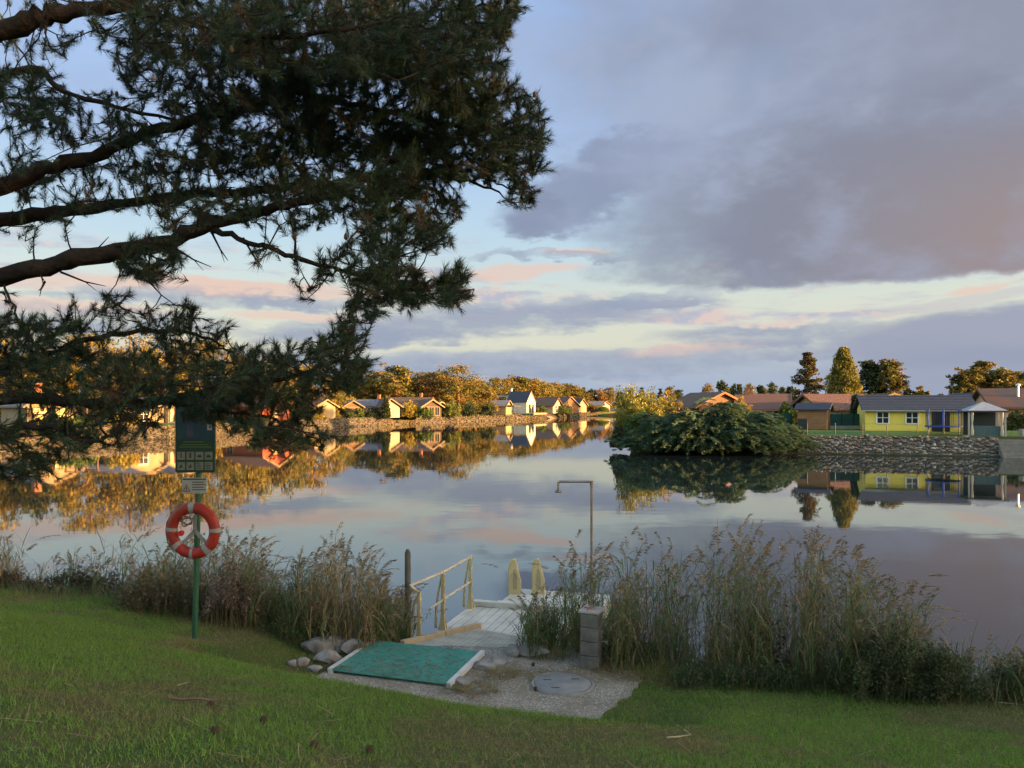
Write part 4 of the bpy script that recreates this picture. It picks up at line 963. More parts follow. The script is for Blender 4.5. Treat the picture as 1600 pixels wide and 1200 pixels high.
# ------------------------------------------------------------------ the big pine at the left
def make_pine():
    rng = np.random.default_rng(404)
    bx, by = -7.4, 7.4; bz = float(lawn_z(bx, by)) - .05
    t = thing('pine_tree', 'big dark pine whose boughs hang in from the left edge', 'tree', (bx, by, bz))
    NB = mat('pine_limb_bark', (0.013, 0.010, 0.008), (0.03, 0.020, 0.016), 5, 0.95, 1.0, 16, 0.1, stretch=(1, 1, 1), bdist=.03)
    MB().tube([(bx, by, bz - .2), (bx + .05, by, bz + .6), (bx - .05, by + .1, bz + 2.5), (bx + .1, by, bz + 5), (bx, by - .1, bz + 8), (bx + .1, by, bz + 11)], [.42, .33, .29, .25, .19, .05], 14).build('trunk', NB, t)
    # limbs: (photo px, py, distance) stations and end radii
    L = [
        ([(-330, 500, 7.5), (0, 432, 7.4), (120, 405, 7.3), (240, 382, 7.3), (330, 350, 7.3), (430, 325, 7.4), (530, 298, 7.5), (620, 250, 7.6)], .15, .03),
        ([(330, 358, 7.3), (400, 380, 7.2), (470, 405, 7.1), (560, 428, 7.1), (640, 442, 7.1), (700, 440, 7.2)], .04, .012),
        ([(-330, 400, 7.6), (0, 292, 7.8), (70, 262, 7.9), (160, 238, 8.0), (240, 204, 8.0), (340, 180, 8.1), (450, 140, 8.1), (540, 100, 8.2), (610, 60, 8.2)], .13, .025),
        ([(-330, 210, 7.3), (0, 52, 7.0), (80, 25, 7.0), (180, 8, 7.0), (300, -30, 7.1), (430, -50, 7.2)], .14, .05),
        ([(-330, 420, 7.8), (0, 345, 8.4), (130, 327, 8.5), (260, 310, 8.5), (400, 296, 8.4), (520, 285, 8.4), (640, 262, 8.4), (720, 280, 8.3), (780, 300, 8.3)], .11, .012),
        ([(-330, 260, 7.5), (20, 110, 8.2), (100, 145, 8.4), (200, 170, 8.5), (330, 200, 8.6)], .06, .02),
        ([(180, 8, 7.0), (300, 40, 6.9), (420, 60, 6.9), (560, 40, 7.0), (680, 20, 7.1), (780, 5, 7.1)], .05, .012),
        ([(450, 140, 8.1), (560, 165, 7.9), (660, 185, 7.8), (740, 200, 7.8), (800, 190, 7.8), (835, 165, 7.8)], .045, .012),
        ([(-330, 660, 7.4), (0, 622, 7.0), (120, 628, 6.9), (250, 625, 6.9), (340, 610, 6.9), (440, 592, 7.0), (540, 560, 7.0)], .10, .015),
        ([(-330, 600, 7.5), (0, 575, 7.8), (120, 535, 7.8), (230, 517, 7.8), (310, 522, 7.8), (350, 545, 7.8)], .06, .012),
        ([(-330, 740, 7.3), (-40, 690, 6.6), (60, 665, 6.5), (140, 690, 6.5), (180, 680, 6.5)], .06, .012),
        ([(250, 625, 6.9), (340, 640, 6.8), (420, 655, 6.8), (480, 680, 6.8)], .03, .010),
        ([(0, 432, 7.4), (20, 480, 7.3), (45, 540, 7.2)], .018, .008),
        ([(720, 280, 8.3), (770, 285, 8.2), (810, 302, 8.2), (838, 300, 8.2)], .014, .008),
    ]
    nodes = []
    for st, r0, r1 in L:
        pts = [P(*q) for q in st]; path = []; 
        for i in range(len(pts) - 1):     # smooth the limb
            p0, p1, p2, p3 = pts[max(i - 1, 0)], pts[i], pts[i + 1], pts[min(i + 2, len(pts) - 1)]
            for k in range(6):
                u = k / 6
                q = 0.5 * ((2 * p1) + (p2 - p0) * u + (2 * p0 - 5 * p1 + 4 * p2 - p3) * u * u + (3 * p1 - p0 - 3 * p2 + p3) * u ** 3)
                path.append(q + Vector(rng.normal(0, .012, 3)))
        path.append(pts[-1])
        if st[0][0] == -330: path = [Vector((bx, by, path[0].z))] + path
        k = len(path); rad = [.82 * (r0 + (r1 - r0) * (i / (k - 1)) ** .8) * (1 + .1 * rng.normal()) for i in range(k)]
        MB().tube(path, rad, 9).build('limb', NB, t)
        nodes += [p[:] for p in path if p.x > -6.2]
    nodes = np.array(nodes)
    # where the foliage hangs
    E = [(110, 35, 140, 50, .3), (330, 85, 150, 100, 1), (500, 55, 160, 85, 1), (650, 40, 150, 60, 1), (765, 18, 50, 40, .9), (600, 160, 170, 85, 1.1), (720, 120, 70, 60, 1), (795, 205, 58, 75, 1.2), (700, 230, 110, 55, 1.1), (560, 245, 150, 70, 1), (420, 200, 120, 65, 1), (290, 235, 120, 45, .8), (40, 160, 70, 60, .9), (130, 185, 100, 40, .6), (40, 260, 60, 30, .35), (150, 290, 150, 38, .7), (330, 290, 120, 50, .7), (480, 320, 130, 38, .7), (640, 320, 80, 55, 1.1), (620, 370, 90, 32, .8), (815, 305, 26, 22, 1.1), (835, 262, 22, 14, 1), (780, 270, 40, 20, .8), (235, 405, 52, 34, 1), (50, 350, 60, 22, .3), (290, 340, 60, 25, .5),
         (555, 420, 65, 35, .9), (640, 447, 75, 32, 1.1), (708, 445, 26, 33, 1.3), (572, 482, 26, 26, 1), (485, 455, 22, 18, .4), (430, 400, 40, 18, .35),
         (60, 530, 85, 36, 1), (200, 495, 110, 36, .5), (300, 520, 60, 36, .6), (110, 590, 150, 45, .8), (280, 585, 140, 46, .8), (430, 585, 110, 52, .95), (535, 560, 40, 50, 1.2), (395, 640, 105, 36, .85), (455, 682, 64, 26, .8), (60, 690, 80, 42, .8), (170, 665, 70, 36, .5), (40, 735, 46, 16, .8), (225, 640, 80, 26, .45), (350, 622, 40, 14, .7), (15, 480, 30, 25, .3), (540, 515, 14, 18, 1)]
    A = []
    for cx, cy, rx, ry, dens in E:
        n = int(dens * (rx * ry) / (25 if dens >= 1 else 33))
        for _ in range(max(n, 3)):
            a = rng.random() * 6.283; r = math.sqrt(rng.random())
            px, py = cx + rx * r * math.cos(a), cy + ry * r * math.sin(a)
            near = nodes[:, 1][np.argmin((nodes[:, 0] - (px - CX) / F * 7.5) ** 2 + (nodes[:, 2] - EYE - (HY - py) / F * 7.5) ** 2)]
            A.append(P(px, py, near + rng.normal(0, .6))[:])
    A = np.array(A)
    d0 = np.array([((nodes - a) ** 2).sum(1).min() for a in A]); A = A[np.argsort(d0)]
    NV = list(map(tuple, nodes)); Nn = np.zeros((len(NV) + 3 * len(A) + 5, 3)); Nn[:len(NV)] = nodes; cnt = len(NV); first = cnt
    tw = MB(); SV = []; SD = []
    for a in A:
        dd = ((Nn[:cnt] - a) ** 2).sum(1); j = int(np.argmin(dd)); b = Nn[j]; L_ = math.sqrt(dd[j])
        if L_ > 1.3: continue
        mid = (a + b) / 2 + np.array([0, 0, -.05 * L_]) + rng.normal(0, .04 * L_ + .004, 3)
        r = .011 if j < first else .007
        tw.tube([Vector(b), Vector(mid), Vector(a)], [r, r * .75, .0035], 4, False)
        Nn[cnt] = mid; Nn[cnt + 1] = a; cnt += 2
        dr = (a - mid) / (np.linalg.norm(a - mid) + 1e-6) + np.array([.25, -.05, .35]) + rng.normal(0, .3, 3)
        SV.append(a); SD.append(dr / np.linalg.norm(dr))
    # bare dead twigs under the big limb
    for px, py, dx, dy in [(125, 410, 45, -40), (95, 425, 70, 22), (270, 385, 60, 32), (330, 362, 26, 45), (180, 398, 10, 26), (60, 420, 10, 20), (380, 372, 30, 45), (70, 440, -10, 14)]:
        p0 = P(px, py, 7.35); p2 = P(px + dx, py + dy, 7.2); p1 = p0.lerp(p2, .55) + Vector((0, 0, -.02))
        tw.tube([p0, p1, p2], [.012, .008, .003], 5, False); p3 = P(px + dx * .8, py + dy * .8 + 12, 7.15); tw.tube([p1, p3], [.006, .002], 4, False)
    o = tw.build('twigs', NB, t); o['kind'] = 'stuff'
    SV = np.array(SV); SD = np.array(SD); ns = len(SV); per = 118
    ln = rng.uniform(.1, .3, ns)
    u = np.cross(SD, np.array([0.3, .9, .2])); u /= np.linalg.norm(u, axis=1, keepdims=True); w = np.cross(SD, u)
    s = rng.random((ns, per)); a = rng.random((ns, per)) * 6.283; el = R(20) + R(38) * (1 - s) * rng.random((ns, per)) + R(14) * rng.random((ns, per))
    base = SV[:, None] + SD[:, None] * ((s - .7) * ln[:, None])[..., None]
    rd = u[:, None] * np.cos(a)[..., None] + w[:, None] * np.sin(a)[..., None]
    dirn = SD[:, None] * np.cos(el)[..., None] + rd * np.sin(el)[..., None]
    nl = rng.uniform(.06, .12, (ns, per, 1)) * rng.uniform(.75, 1.15, (ns, 1, 1))
    tip = base + dirn * nl; tip[..., 2] -= .008
    sd = np.cross(dirn, rng.standard_normal((ns, per, 3))); sd /= np.linalg.norm(sd, axis=2, keepdims=True); sd *= .0021
    sd *= 1.15
    V = np.stack([base - sd, base + sd, tip], 2).reshape(-1, 3)
    T = np.arange(ns * per * 3).reshape(-1, 3)
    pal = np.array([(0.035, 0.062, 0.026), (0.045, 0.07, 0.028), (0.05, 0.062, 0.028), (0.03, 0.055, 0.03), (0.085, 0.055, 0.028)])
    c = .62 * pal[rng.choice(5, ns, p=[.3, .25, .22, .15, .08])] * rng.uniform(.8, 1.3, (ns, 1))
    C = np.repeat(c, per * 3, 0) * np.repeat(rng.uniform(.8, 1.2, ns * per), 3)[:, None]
    o = tri_obj('needles', V, T, C, leaf_mat('needle_tint', .2, .55, .3), t); o['kind'] = 'stuff'
    # a few old cones hanging among the needles
    for i in range(26):
        k = rng.integers(0, ns); p = SV[k] + rng.normal(0, .05, 3)
        MB().lathe([(.002, -.035), (.016, -.025), (.021, -.005), (.016, .015), (.006, .03), (.001, .034)], p, 7).build('cone', mat('cone_brown', (.09, .05, .03), (.05, .03, .02), 60, .9), t)
make_pine()

# ------------------------------------------------------------------ reeds and shore plants
def strip(p, width, side):
    """Tapering ribbon through points p (k,3); returns V, T."""
    k = len(p); w = width * np.interp(np.linspace(0, 1, k), [0, .35, 1], [.7, 1, .06])[:, None]
    V = np.concatenate([p - side * w / 2, p + side * w / 2]); i = np.arange(k - 1)
    return V, np.concatenate([np.stack([i, i + 1, i + 1 + k], 1), np.stack([i, i + 1 + k, i + k], 1)])
def reed(rng, base, h, lean, green, plume=True):
    """One reed: returns dict of (V,T,C) for stem, leaves, plume."""
    base = np.array(base, float); out = {}
    ld = np.array([math.cos(lean[0]), math.sin(lean[0]), 0]) * lean[1]
    cur = lambda s: base + np.array([0, 0, 1]) * (h * s * (1 - .35 * lean[1] * s)) + ld * h * s * s
    tan = np.array((.27, .20, .11)) * rng.uniform(.7, 1.2); grn = np.array((.085, .125, .04)) * rng.uniform(.75, 1.3)
    brn = np.array((.22, .135, .065)) * rng.uniform(.7, 1.25)
    sc = tan * (1 - green * .6) + grn * green * .6
    p = np.array([cur(s) for s in np.linspace(0, 1, 6)]); kink = rng.normal(0, .012, (6, 3)); kink[0] = 0; p = p + kink
    V1, T1 = strip(p, .008, np.array([1, .15, 0])); V2, T2 = strip(p, .008, np.array([.1, 1, 0]))
    out['stem'] = (np.concatenate([V1, V2]), np.concatenate([T1, T2 + len(V1)]), np.repeat(sc[None], len(V1) * 2, 0))
    Vs, Ts, Cs, off = [], [], [], 0
    nl = int(rng.integers(8, 14)); a0 = rng.random() * 6.28
    for i in range(nl + 3):
        low = i >= nl                                   # long blades from the foot
        s = rng.uniform(0, .12) if low else .18 + .72 * (i + rng.random() * .6) / nl
        b = cur(s); a = a0 + (i % 2) * 3.14 + rng.normal(0, .6)
        d = np.array([math.cos(a), math.sin(a), 0]); L = rng.uniform(.45, .95) if low else rng.uniform(.28, .58) * (1.15 - .4 * abs(s - .55))
        up = rng.uniform(1.2, 2.6) if low else rng.uniform(.7, 2.0); dr = rng.uniform(.5, 1.9); f = .6 if low else 1.0
        pp = np.array([b + (d * q * .55 * f + np.array([0, 0, (up * q - dr * q * q) * .6])) * L for q in (0, .25, .5, .75, 1)])
        V, T = strip(pp, rng.uniform(.008, .0165), np.array([-d[1], d[0], .2]))
        r_ = rng.random(); c = (grn if r_ < green else brn if r_ < green + (1 - green) * .45 else tan) * rng.uniform(.75, 1.3)
        Vs.append(V); Ts.append(T + off); Cs.append(np.repeat(c[None], len(V), 0)); off += len(V)
    out['leaves'] = (np.concatenate(Vs), np.concatenate(Ts), np.concatenate(Cs))
    if plume:
        n = 70; s = rng.random(n); tipb = cur(1.0); td = cur(1.0) - cur(.93); td /= np.linalg.norm(td); pl = rng.uniform(.17, .3); da = lean[0] + rng.normal(0, .5)
        td = td + np.array([math.cos(da), math.sin(da), 0]) * .35
        b = tipb + np.outer((s - .2) * pl, td) - np.outer(s * s * pl * .35, np.array([0, 0, 1])); dd = np.array([math.cos(da), math.sin(da), 0]) * .6 + rng.normal(0, .33, (n, 3)); dd[:, 2] = np.abs(dd[:, 2]) * .5 + .25
        L = (rng.uniform(.05, .12, n) * (1.1 - s * .6))[:, None]; e = b + dd * L; e[:, 2] -= L[:, 0] * .45
        sd = rng.standard_normal((n, 3)) * .003
        V = np.stack([b, (b + e) / 2 + sd, e, (b + e) / 2 - sd], 1).reshape(-1, 3); q = np.arange(n)[:, None] * 4
        c = np.array((.24, .175, .105)) * rng.uniform(.6, 1.25)
        out['plume'] = (V, np.concatenate([q + np.array([0, 1, 2]), q + np.array([0, 2, 3])]), np.repeat(c[None], n * 4, 0) * np.repeat(rng.uniform(.8, 1.2, n), 4)[:, None])
    return out
REEDM = leaf_mat('reed_tint', .3, .7, .2)
def shore_s(x, s): return float(shore_y(x)) - s / .966
def reed_bed(label, spots, seed, group='reed beds along the near shore'):
    rng = np.random.default_rng(seed); V, T, C, off = [], [], [], 0
    for (x, y, z, h, g) in spots:
        r = reed(rng, (x, y, z), h, (rng.random() * 6.28 if rng.random() < .5 else rng.normal(.1, .5), abs(rng.normal(0, .1)) if rng.random() > .1 else rng.uniform(.3, .8)), g, rng.random() < .55)
        for v, t_, c in r.values(): V.append(v); T.append(t_ + off); C.append(c); off += len(v)
    o = tri_obj('reed_bed', np.concatenate(V), np.concatenate(T), np.concatenate(C), REEDM); tag(o, label, 'reeds', group, 'stuff')
def bed_spots(x0, x1, s0, s1, n, prof, seed, green, spread=90):
    """Reeds between photo columns x0..x1; prof gives the row their tops reach."""
    rng = np.random.default_rng(seed); out = []
    xs_, ys_ = zip(*prof)
    cl = [(rng.uniform(x0, x1), rng.uniform(s0, s1)) for _ in range(max(4, n // 9))]
    while len(out) < n:
        px = rng.uniform(x0, x1); s = rng.uniform(s0, s1)
        if rng.random() < .65:
            q = cl[rng.integers(0, len(cl))]; px = min(max(q[0] + rng.normal(0, 9), x0), x1); s = q[1] + rng.normal(0, .12)
        k = (px - CX) / F; y = 10.5
        for _ in range(6): y = float(shore_y(k * y)) - s / .966
        x = k * y
        if -2.6 < x < .35 and y < 14.8 and abs(x - (-1.6 + (y - 10.8) * .32) - .8) < .98: continue
        z = max(float(lawn_z(x, y)), -.25); top = float(np.interp(px, xs_, ys_)) + abs(rng.normal(0, spread))
        h = EYE + (HY - top) / F * y - z
        if h < .35: h = rng.uniform(.35, .7)
        out.append((x, y, z, min(h, 2.75), green(px) if callable(green) else green))
    return out
reed_bed('dense tall reed bed behind the shower column, right of the jetty',
         bed_spots(900, 1340, -2.0, .35, 500, [(880, 850), (905, 838), (950, 870), (1000, 838), (1040, 845), (1100, 832), (1150, 822), (1190, 845), (1230, 850), (1270, 822), (1310, 845), (1340, 880)], 1, .6, 62), 1)
reed_bed('green leafy reeds screening the swim platform, left of the shower pipe', bed_spots(790, 925, -1.5, .1, 120, [(780, 935), (815, 925), (850, 925), (880, 870), (905, 840), (925, 850)], 2, .85, 48), 2)
reed_bed('thinning reeds at the right, sloping down to the dark weeds', bed_spots(1320, 1450, -1.5, .4, 150, [(1320, 850), (1350, 880), (1400, 905), (1440, 925), (1460, 960)], 3, .6, 60), 3)
reed_bed('brown and green reed bed between the lifebuoy post and the railing', bed_spots(425, 605, -1.8, .5, 330, [(425, 905), (450, 870), (480, 862), (520, 832), (545, 850), (580, 870), (605, 925)], 4, lambda p: .75 if p < 480 else .25, 55), 4)
reed_bed('sparse green reeds beside the dark mooring pile', bed_spots(590, 645, -1.6, .2, 70, [(590, 930), (615, 915), (645, 925)], 5, .8, 45), 5)
reed_bed('brown drooping reed bed around the lifebuoy post', bed_spots(215, 430, -1.9, .35, 400, [(215, 900), (260, 850), (300, 835), (350, 828), (385, 838), (430, 880)], 6, .45, 55), 6)
reed_bed('sparse thin reeds over the water at the left', bed_spots(60, 225, -2.2, -.2, 46, [(60, 880), (110, 850), (150, 835), (200, 815), (225, 840)], 7, .5, 40), 7)
reed_bed('brown reeds cut by the left edge of the view', bed_spots(-60, 32, -1.6, .3, 80, [(-60, 810), (10, 825), (32, 870)], 8, .35, 40), 8)
reed_bed('low weedy reeds at the right edge of the view', bed_spots(1490, 1640, -1.3, .2, 70, [(1490, 1040), (1560, 1030), (1600, 1015), (1640, 1010)], 9, .7, 30), 9)
# tall single stalks that stand out
rng = np.random.default_rng(55)
for i, (px, top, y, g, lab) in enumerate([
    (1147, 795, 10.6, .5, 'tall reed with feathery plume above the middle of the right reed bed'), (1178, 806, 10.4, .3, 'tall reed with brown drooping plume right of the tallest feathery one'), (1262, 790, 10.2, .3, 'highest reed of the right reed bed'), (1165, 810, 10.8, .9, 'tall green leafy reed beside the brown drooping plume'), (1330, 842, 10.0, .4, 'reed with reddish plume at the right end of the tall bed'),
    (1420, 905, 9.7, .5, 'rightmost plumed reed before the open water'), (898, 822, 10.9, .6, 'pointed reed just left of the shower pipe'), (975, 815, 11.0, .4, 'slim reed with open plume right of the shower pipe'), (519, 815, 12.2, .3, 'highest reed between the lifebuoy post and the railing'), (385, 818, 12.4, .6, 'drooping plumed reed right of the lifebuoy'),
    (352, 822, 12.5, .6, 'curved reed plume just beside the lifebuoy'), (598, 905, 11.8, .6, 'leaning reed by the mooring pile'), (1535, 985, 9.6, .9, 'lone reed with horizontal leaves right of the dark weeds'), (1606, 905, 9.4, .6, 'reed leaning in at the right edge'), (205, 815, 13.2, .4, 'tall drooping reed left of the lifebuoy'), (840, 905, 11.4, .7, 'reed with small plume before the swim platform')]):
    x = (px - CX) / F * y; z = max(float(lawn_z(x, y)), -.2); h = EYE + (HY - top) / F * y - z - .12
    r = reed(rng, (x, y, z), h, (rng.normal(.2, .5), rng.uniform(.02, .1)), g, True)
    t = thing('reed_stalk', lab, 'reed', (x, y, z), 0, 'tall single reeds')
    for nm in ('stem', 'leaves', 'plume'): 
        o = tri_obj(nm, *r[nm], REEDM, t)
        if nm != 'stem': o['kind'] = 'stuff'

def shore_grass():
    rng = np.random.default_rng(31); V, T, C, off = [], [], [], 0
    k = 0
    while k < 5200:
        px = rng.uniform(-30, 1640); s = rng.normal(-.05, .22); kk = (px - CX) / F; y = 10.5
        for _ in range(5): y = float(shore_y(kk * y)) - s / .966
        x = kk * y
        if -2.5 < x < 1.3: 
            continue
        k += 1; tall = rng.uniform(.12, .5) * (1.0 if x > 1.3 else .75); a = rng.random() * 6.28; d = np.array([math.cos(a), math.sin(a), 0]); b = np.array([x, y, max(float(lawn_z(x, y)), -.1) - .01])
        p = np.array([b + (d * q * rng.uniform(.3, .9) + np.array([0, 0, q * 1.35 - q * q * rng.uniform(.3, 1.1)])) * tall for q in (0, .35, .7, 1)])
        v, t = strip(p, rng.uniform(.004, .009), np.array([-d[1], d[0], .1])); V.append(v); T.append(t + off); off += len(v)
        c = np.array([(.085, .135, .04), (.11, .15, .045), (.24, .18, .09), (.17, .12, .06)][rng.choice(4, p=[.35, .25, .25, .15])]) * rng.uniform(.7, 1.25); C.append(np.repeat(c[None], len(v), 0))
    o = tri_obj('shore_grass', np.concatenate(V), np.concatenate(T), np.concatenate(C), REEDM); tag(o, 'long unmown grass along the edge of the lawn', 'grass', None, 'stuff')
shore_grass()
def weed_bush(name, label, cx, y, w, d, h, pal, n, seed, leaf=.035, fluffy=False, group=None):
    rng = np.random.default_rng(seed); x0 = (cx - CX) / F * y; z0 = float(lawn_z(x0, y)); z0 = max(z0, -.1)
    t = thing(name, label, 'bush', (x0, y, z0), 0, group); mb = MB(); Q = []; C = []
    ns = int(w * 60)
    for i in range(ns):
        bx, by = x0 + rng.uniform(-.5, .5) * w, y + rng.uniform(-.5, .5) * d; e = 1 - (2 * abs(bx - x0) / w) ** 2.2
        hh = h * (.45 + .6 * e) * rng.uniform(.7, 1.1); tx, ty = rng.normal(0, .14 * h, 2); zb = max(float(lawn_z(bx, by)), -.15)
        mb.tube([(bx, by, zb), (bx + tx * .4, by + ty * .4, zb + hh * .55), (bx + tx, by + ty, zb + hh)], [.006, .005, .002], 4, False)
        k = n // ns; s = rng.uniform(.1 if not fluffy else .35, 1.03, k) ** .8
        q = np.stack([bx + tx * s * s, by + ty * s * s, zb + hh * s], 1) + rng.normal(0, .05 if not fluffy else .035, (k, 3)); Q.append(q)
    mb.build('stems', mat('weed_stem', (.10, .075, .04)), t)['kind'] = 'stuff'
    Q = np.concatenate(Q); V, T, K = leaf_tris(rng, Q, leaf * rng.uniform(.5, 1.4, len(Q)), tinted(rng, len(Q), pal, .35), 0, 1.3)
    tri_obj('leaves', V, T, K, REEDM, t)['kind'] = 'stuff'
WD = [(.055, .08, .032), (.075, .09, .036), (.065, .06, .03)]
weed_bush('weed_bush', 'brown shrubby plant gone to fluffy seed right of the post', 360, 10.9, .62, .5, .85, [(.15, .11, .085), (.19, .15, .12), (.11, .075, .055)], 4200, 1, .018, True)
weed_bush('weed_bush', 'dark leafy bush at the waterline left of the lifebuoy', 150, 13.2, 1.6, .7, .55, [(.05, .045, .022), (.045, .055, .025), (.07, .04, .025)], 9000, 2, .02)
weed_bush('weed_bush', 'dark brown bush inside the right reed bed', 1185, 10.0, .5, .5, .95, [(.075, .045, .03), (.06, .05, .03)], 2200, 3, .022, True)
weed_bush('weed_bush', 'big dark bramble mass under the right end of the reeds', 1400, 8.95, 1.3, .7, .7, WD, 20000, 4, .016)
weed_bush('weed_bush', 'low dark weed mound nearest the open water at the right', 1465, 8.95, .75, .6, .5, WD, 9000, 5, .015)
weed_bush('weed_bush', 'green weeds at the foot of the right reed bed', 1160, 9.35, 1.7, .5, .28, [(.05, .085, .03), (.04, .06, .03), (.07, .08, .035)], 8000, 6, .014)
weed_bush('weed_bush', 'small weed tuft at the right edge by the water', 1590, 8.9, .6, .4, .42, WD, 3500, 7, .015)
weed_bush('weed_bush', 'brown weeds along the shore at the far left edge', 20, 13.0, 1.2, .5, .35, [(.08, .05, .03), (.05, .05, .025)], 5000, 8, .017)
weed_bush('weed_bush', 'low green weeds left of the pale boulders', 455, 10.75, .7, .5, .3, [(.05, .085, .028), (.06, .075, .03)], 3500, 9, .014)
weed_bush('weed_bush', 'weeds behind the shower column base', 975, 10.2, .9, .4, .35, [(.055, .08, .03), (.09, .075, .035)], 3500, 10, .014)
weed_bush('weed_bush', 'thin brown weeds at the foot of the lifebuoy post reeds', 270, 11.2, 1.6, .4, .5, [(.11, .08, .05), (.07, .065, .035)], 2600, 11, .024)

# ------------------------------------------------------------------ grass
def make_grass():
    rng = np.random.default_rng(12); n = 330000
    y = np.sqrt(rng.random(n) * (12.6 ** 2 - 3.0 ** 2) + 3.0 ** 2); x = (rng.random(n) * 2 - 1) * (y * .70 + .3)
    s = (shore_y(x) - y) * .966; ok = (s > -.15) & ~(pad_inside(x, y) & (pad_inside(x, y - .05) & pad_inside(x, y + .04) & pad_inside(x + .05, y) & pad_inside(x - .05, y) | (rng.random(n) < .5)))
    u_, v_ = MATU(x, y); ok &= ~((u_ > -.1) & (u_ < 1.75) & (v_ > -.1) & (v_ < 1.4))
    x, y, s = x[ok], y[ok], s[ok]; n = len(x); z = lawn_z(x, y)
    patch = fbm(x * .8 + 50, y * .8 + 50, 11); p2 = fbm(x * 3 + 9, y * 3 + 9, 21)
    dry = np.clip((patch - .47) * 6 + np.clip((6.6 - y) / 3, 0, 1) * .6 + (p2 - .5) * 2.2 - .2 + np.clip(.6 - s, 0, .6) * .7, 0, 1)
    dry = np.where(rng.random(n) < .1, 1, dry * rng.uniform(.6, 1.2, n)).clip(0, 1)[:, None]
    g = np.array([(.125, .235, .036)]) * rng.uniform(.6, 1.35, (n, 1)) + np.array([(.03, .0, .0)]) * rng.random((n, 1)); b = np.array([(.21, .17, .075)]) * rng.uniform(.6, 1.25, (n, 1))
    col = g * (1 - dry) + b * dry
    h = (rng.uniform(.022, .055, n) * (1 - .35 * dry[:, 0]) * (.75 + .6 * p2)) * np.where(s < .5, 1.7, 1.0)
    a = rng.random(n) * 6.283; l = rng.uniform(.2, 1.0, n) * h; w = rng.uniform(.0022, .0042, n)
    B = np.stack([x, y, z - .004], 1); tip = B + np.stack([np.cos(a) * l, np.sin(a) * l, h], 1); b2 = rng.random(n) * 6.283
    sd = np.stack([np.cos(b2), np.sin(b2), 0 * x], 1) * w[:, None]
    V = np.stack([B - sd, B + sd, tip], 1).reshape(-1, 3)
    o = tri_obj('grass', V, np.arange(n * 3).reshape(-1, 3), np.repeat(col, 3, 0), leaf_mat('grass_tint', .35, .6, .25)); tag(o, 'short green lawn grass with dry brown patches', 'grass', None, 'stuff')
    # clover and broad weeds in the lawn
    m = 26000; y = np.sqrt(rng.random(m) * (11.5 ** 2 - 3 ** 2) + 9); x = (rng.random(m) * 2 - 1) * (y * .7 + .2)
    k = (fbm(x * 1.1 + 3, y * 1.1 + 3, 31) > .54) & ((shore_y(x) - y) > .2) & ~pad_inside(x, y); u_, v_ = MATU(x, y); k &= ~((u_ > -.1) & (u_ < 1.75) & (v_ > -.1) & (v_ < 1.4)); x, y = x[k], y[k]
    Q = np.stack([x, y, lawn_z(x, y) + rng.uniform(.005, .03, len(x))], 1)
    V, T, K = leaf_tris(rng, Q, rng.uniform(.007, .014, len(x)), tinted(rng, len(x), [(.07, .15, .03), (.09, .17, .045)], .3), .6)
    o = tri_obj('clover', V, T, K, MATS['grass_tint']); tag(o, 'broad-leaved clover scattered in the lawn', 'clover', None, 'stuff')
    # dry reed litter on the pad edge and the lawn
    m = 5500; V = []; 
    cx = np.concatenate([rng.normal(1.9, .45, 500), rng.normal(.2, .5, 220), rng.normal(-.55, .25, 260), rng.uniform(-5.5, 5, 4520)]); cy = np.concatenate([rng.normal(9.6, .22, 500), rng.normal(9.75, .15, 220), rng.normal(9.25, .28, 260), rng.uniform(3.2, 9.2, 4520)])
    a = rng.random(m) * 3.14; L = np.where(np.arange(m) < 1250, rng.uniform(.03, .14, m), rng.uniform(.015, .04, m)); z = np.maximum(lawn_z(cx, cy), np.where(pad_inside(cx, cy), PADZ + .0, -9)) + rng.uniform(.008, .035, m)
    d = np.stack([np.cos(a), np.sin(a), rng.normal(0, .15, m)], 1) * L[:, None]; sdv = np.stack([-np.sin(a), np.cos(a), 0 * a], 1) * np.where(np.arange(m) < 1250, .003, .0016)[:, None]
    c = np.stack([cx, cy, z], 1); V = np.stack([c - d - sdv, c - d + sdv, c + d + sdv, c + d - sdv], 1).reshape(-1, 3); q = np.arange(m)[:, None] * 4
    o = tri_obj('straw_litter', V, np.concatenate([q + np.array([0, 1, 2]), q + np.array([0, 2, 3])]), np.repeat(tinted(rng, m, [(.26, .2, .1), (.2, .14, .07)], .3), 4, 0), REEDM); tag(o, 'dry straw and reed litter strewn over pad and lawn', 'litter', None, 'stuff')
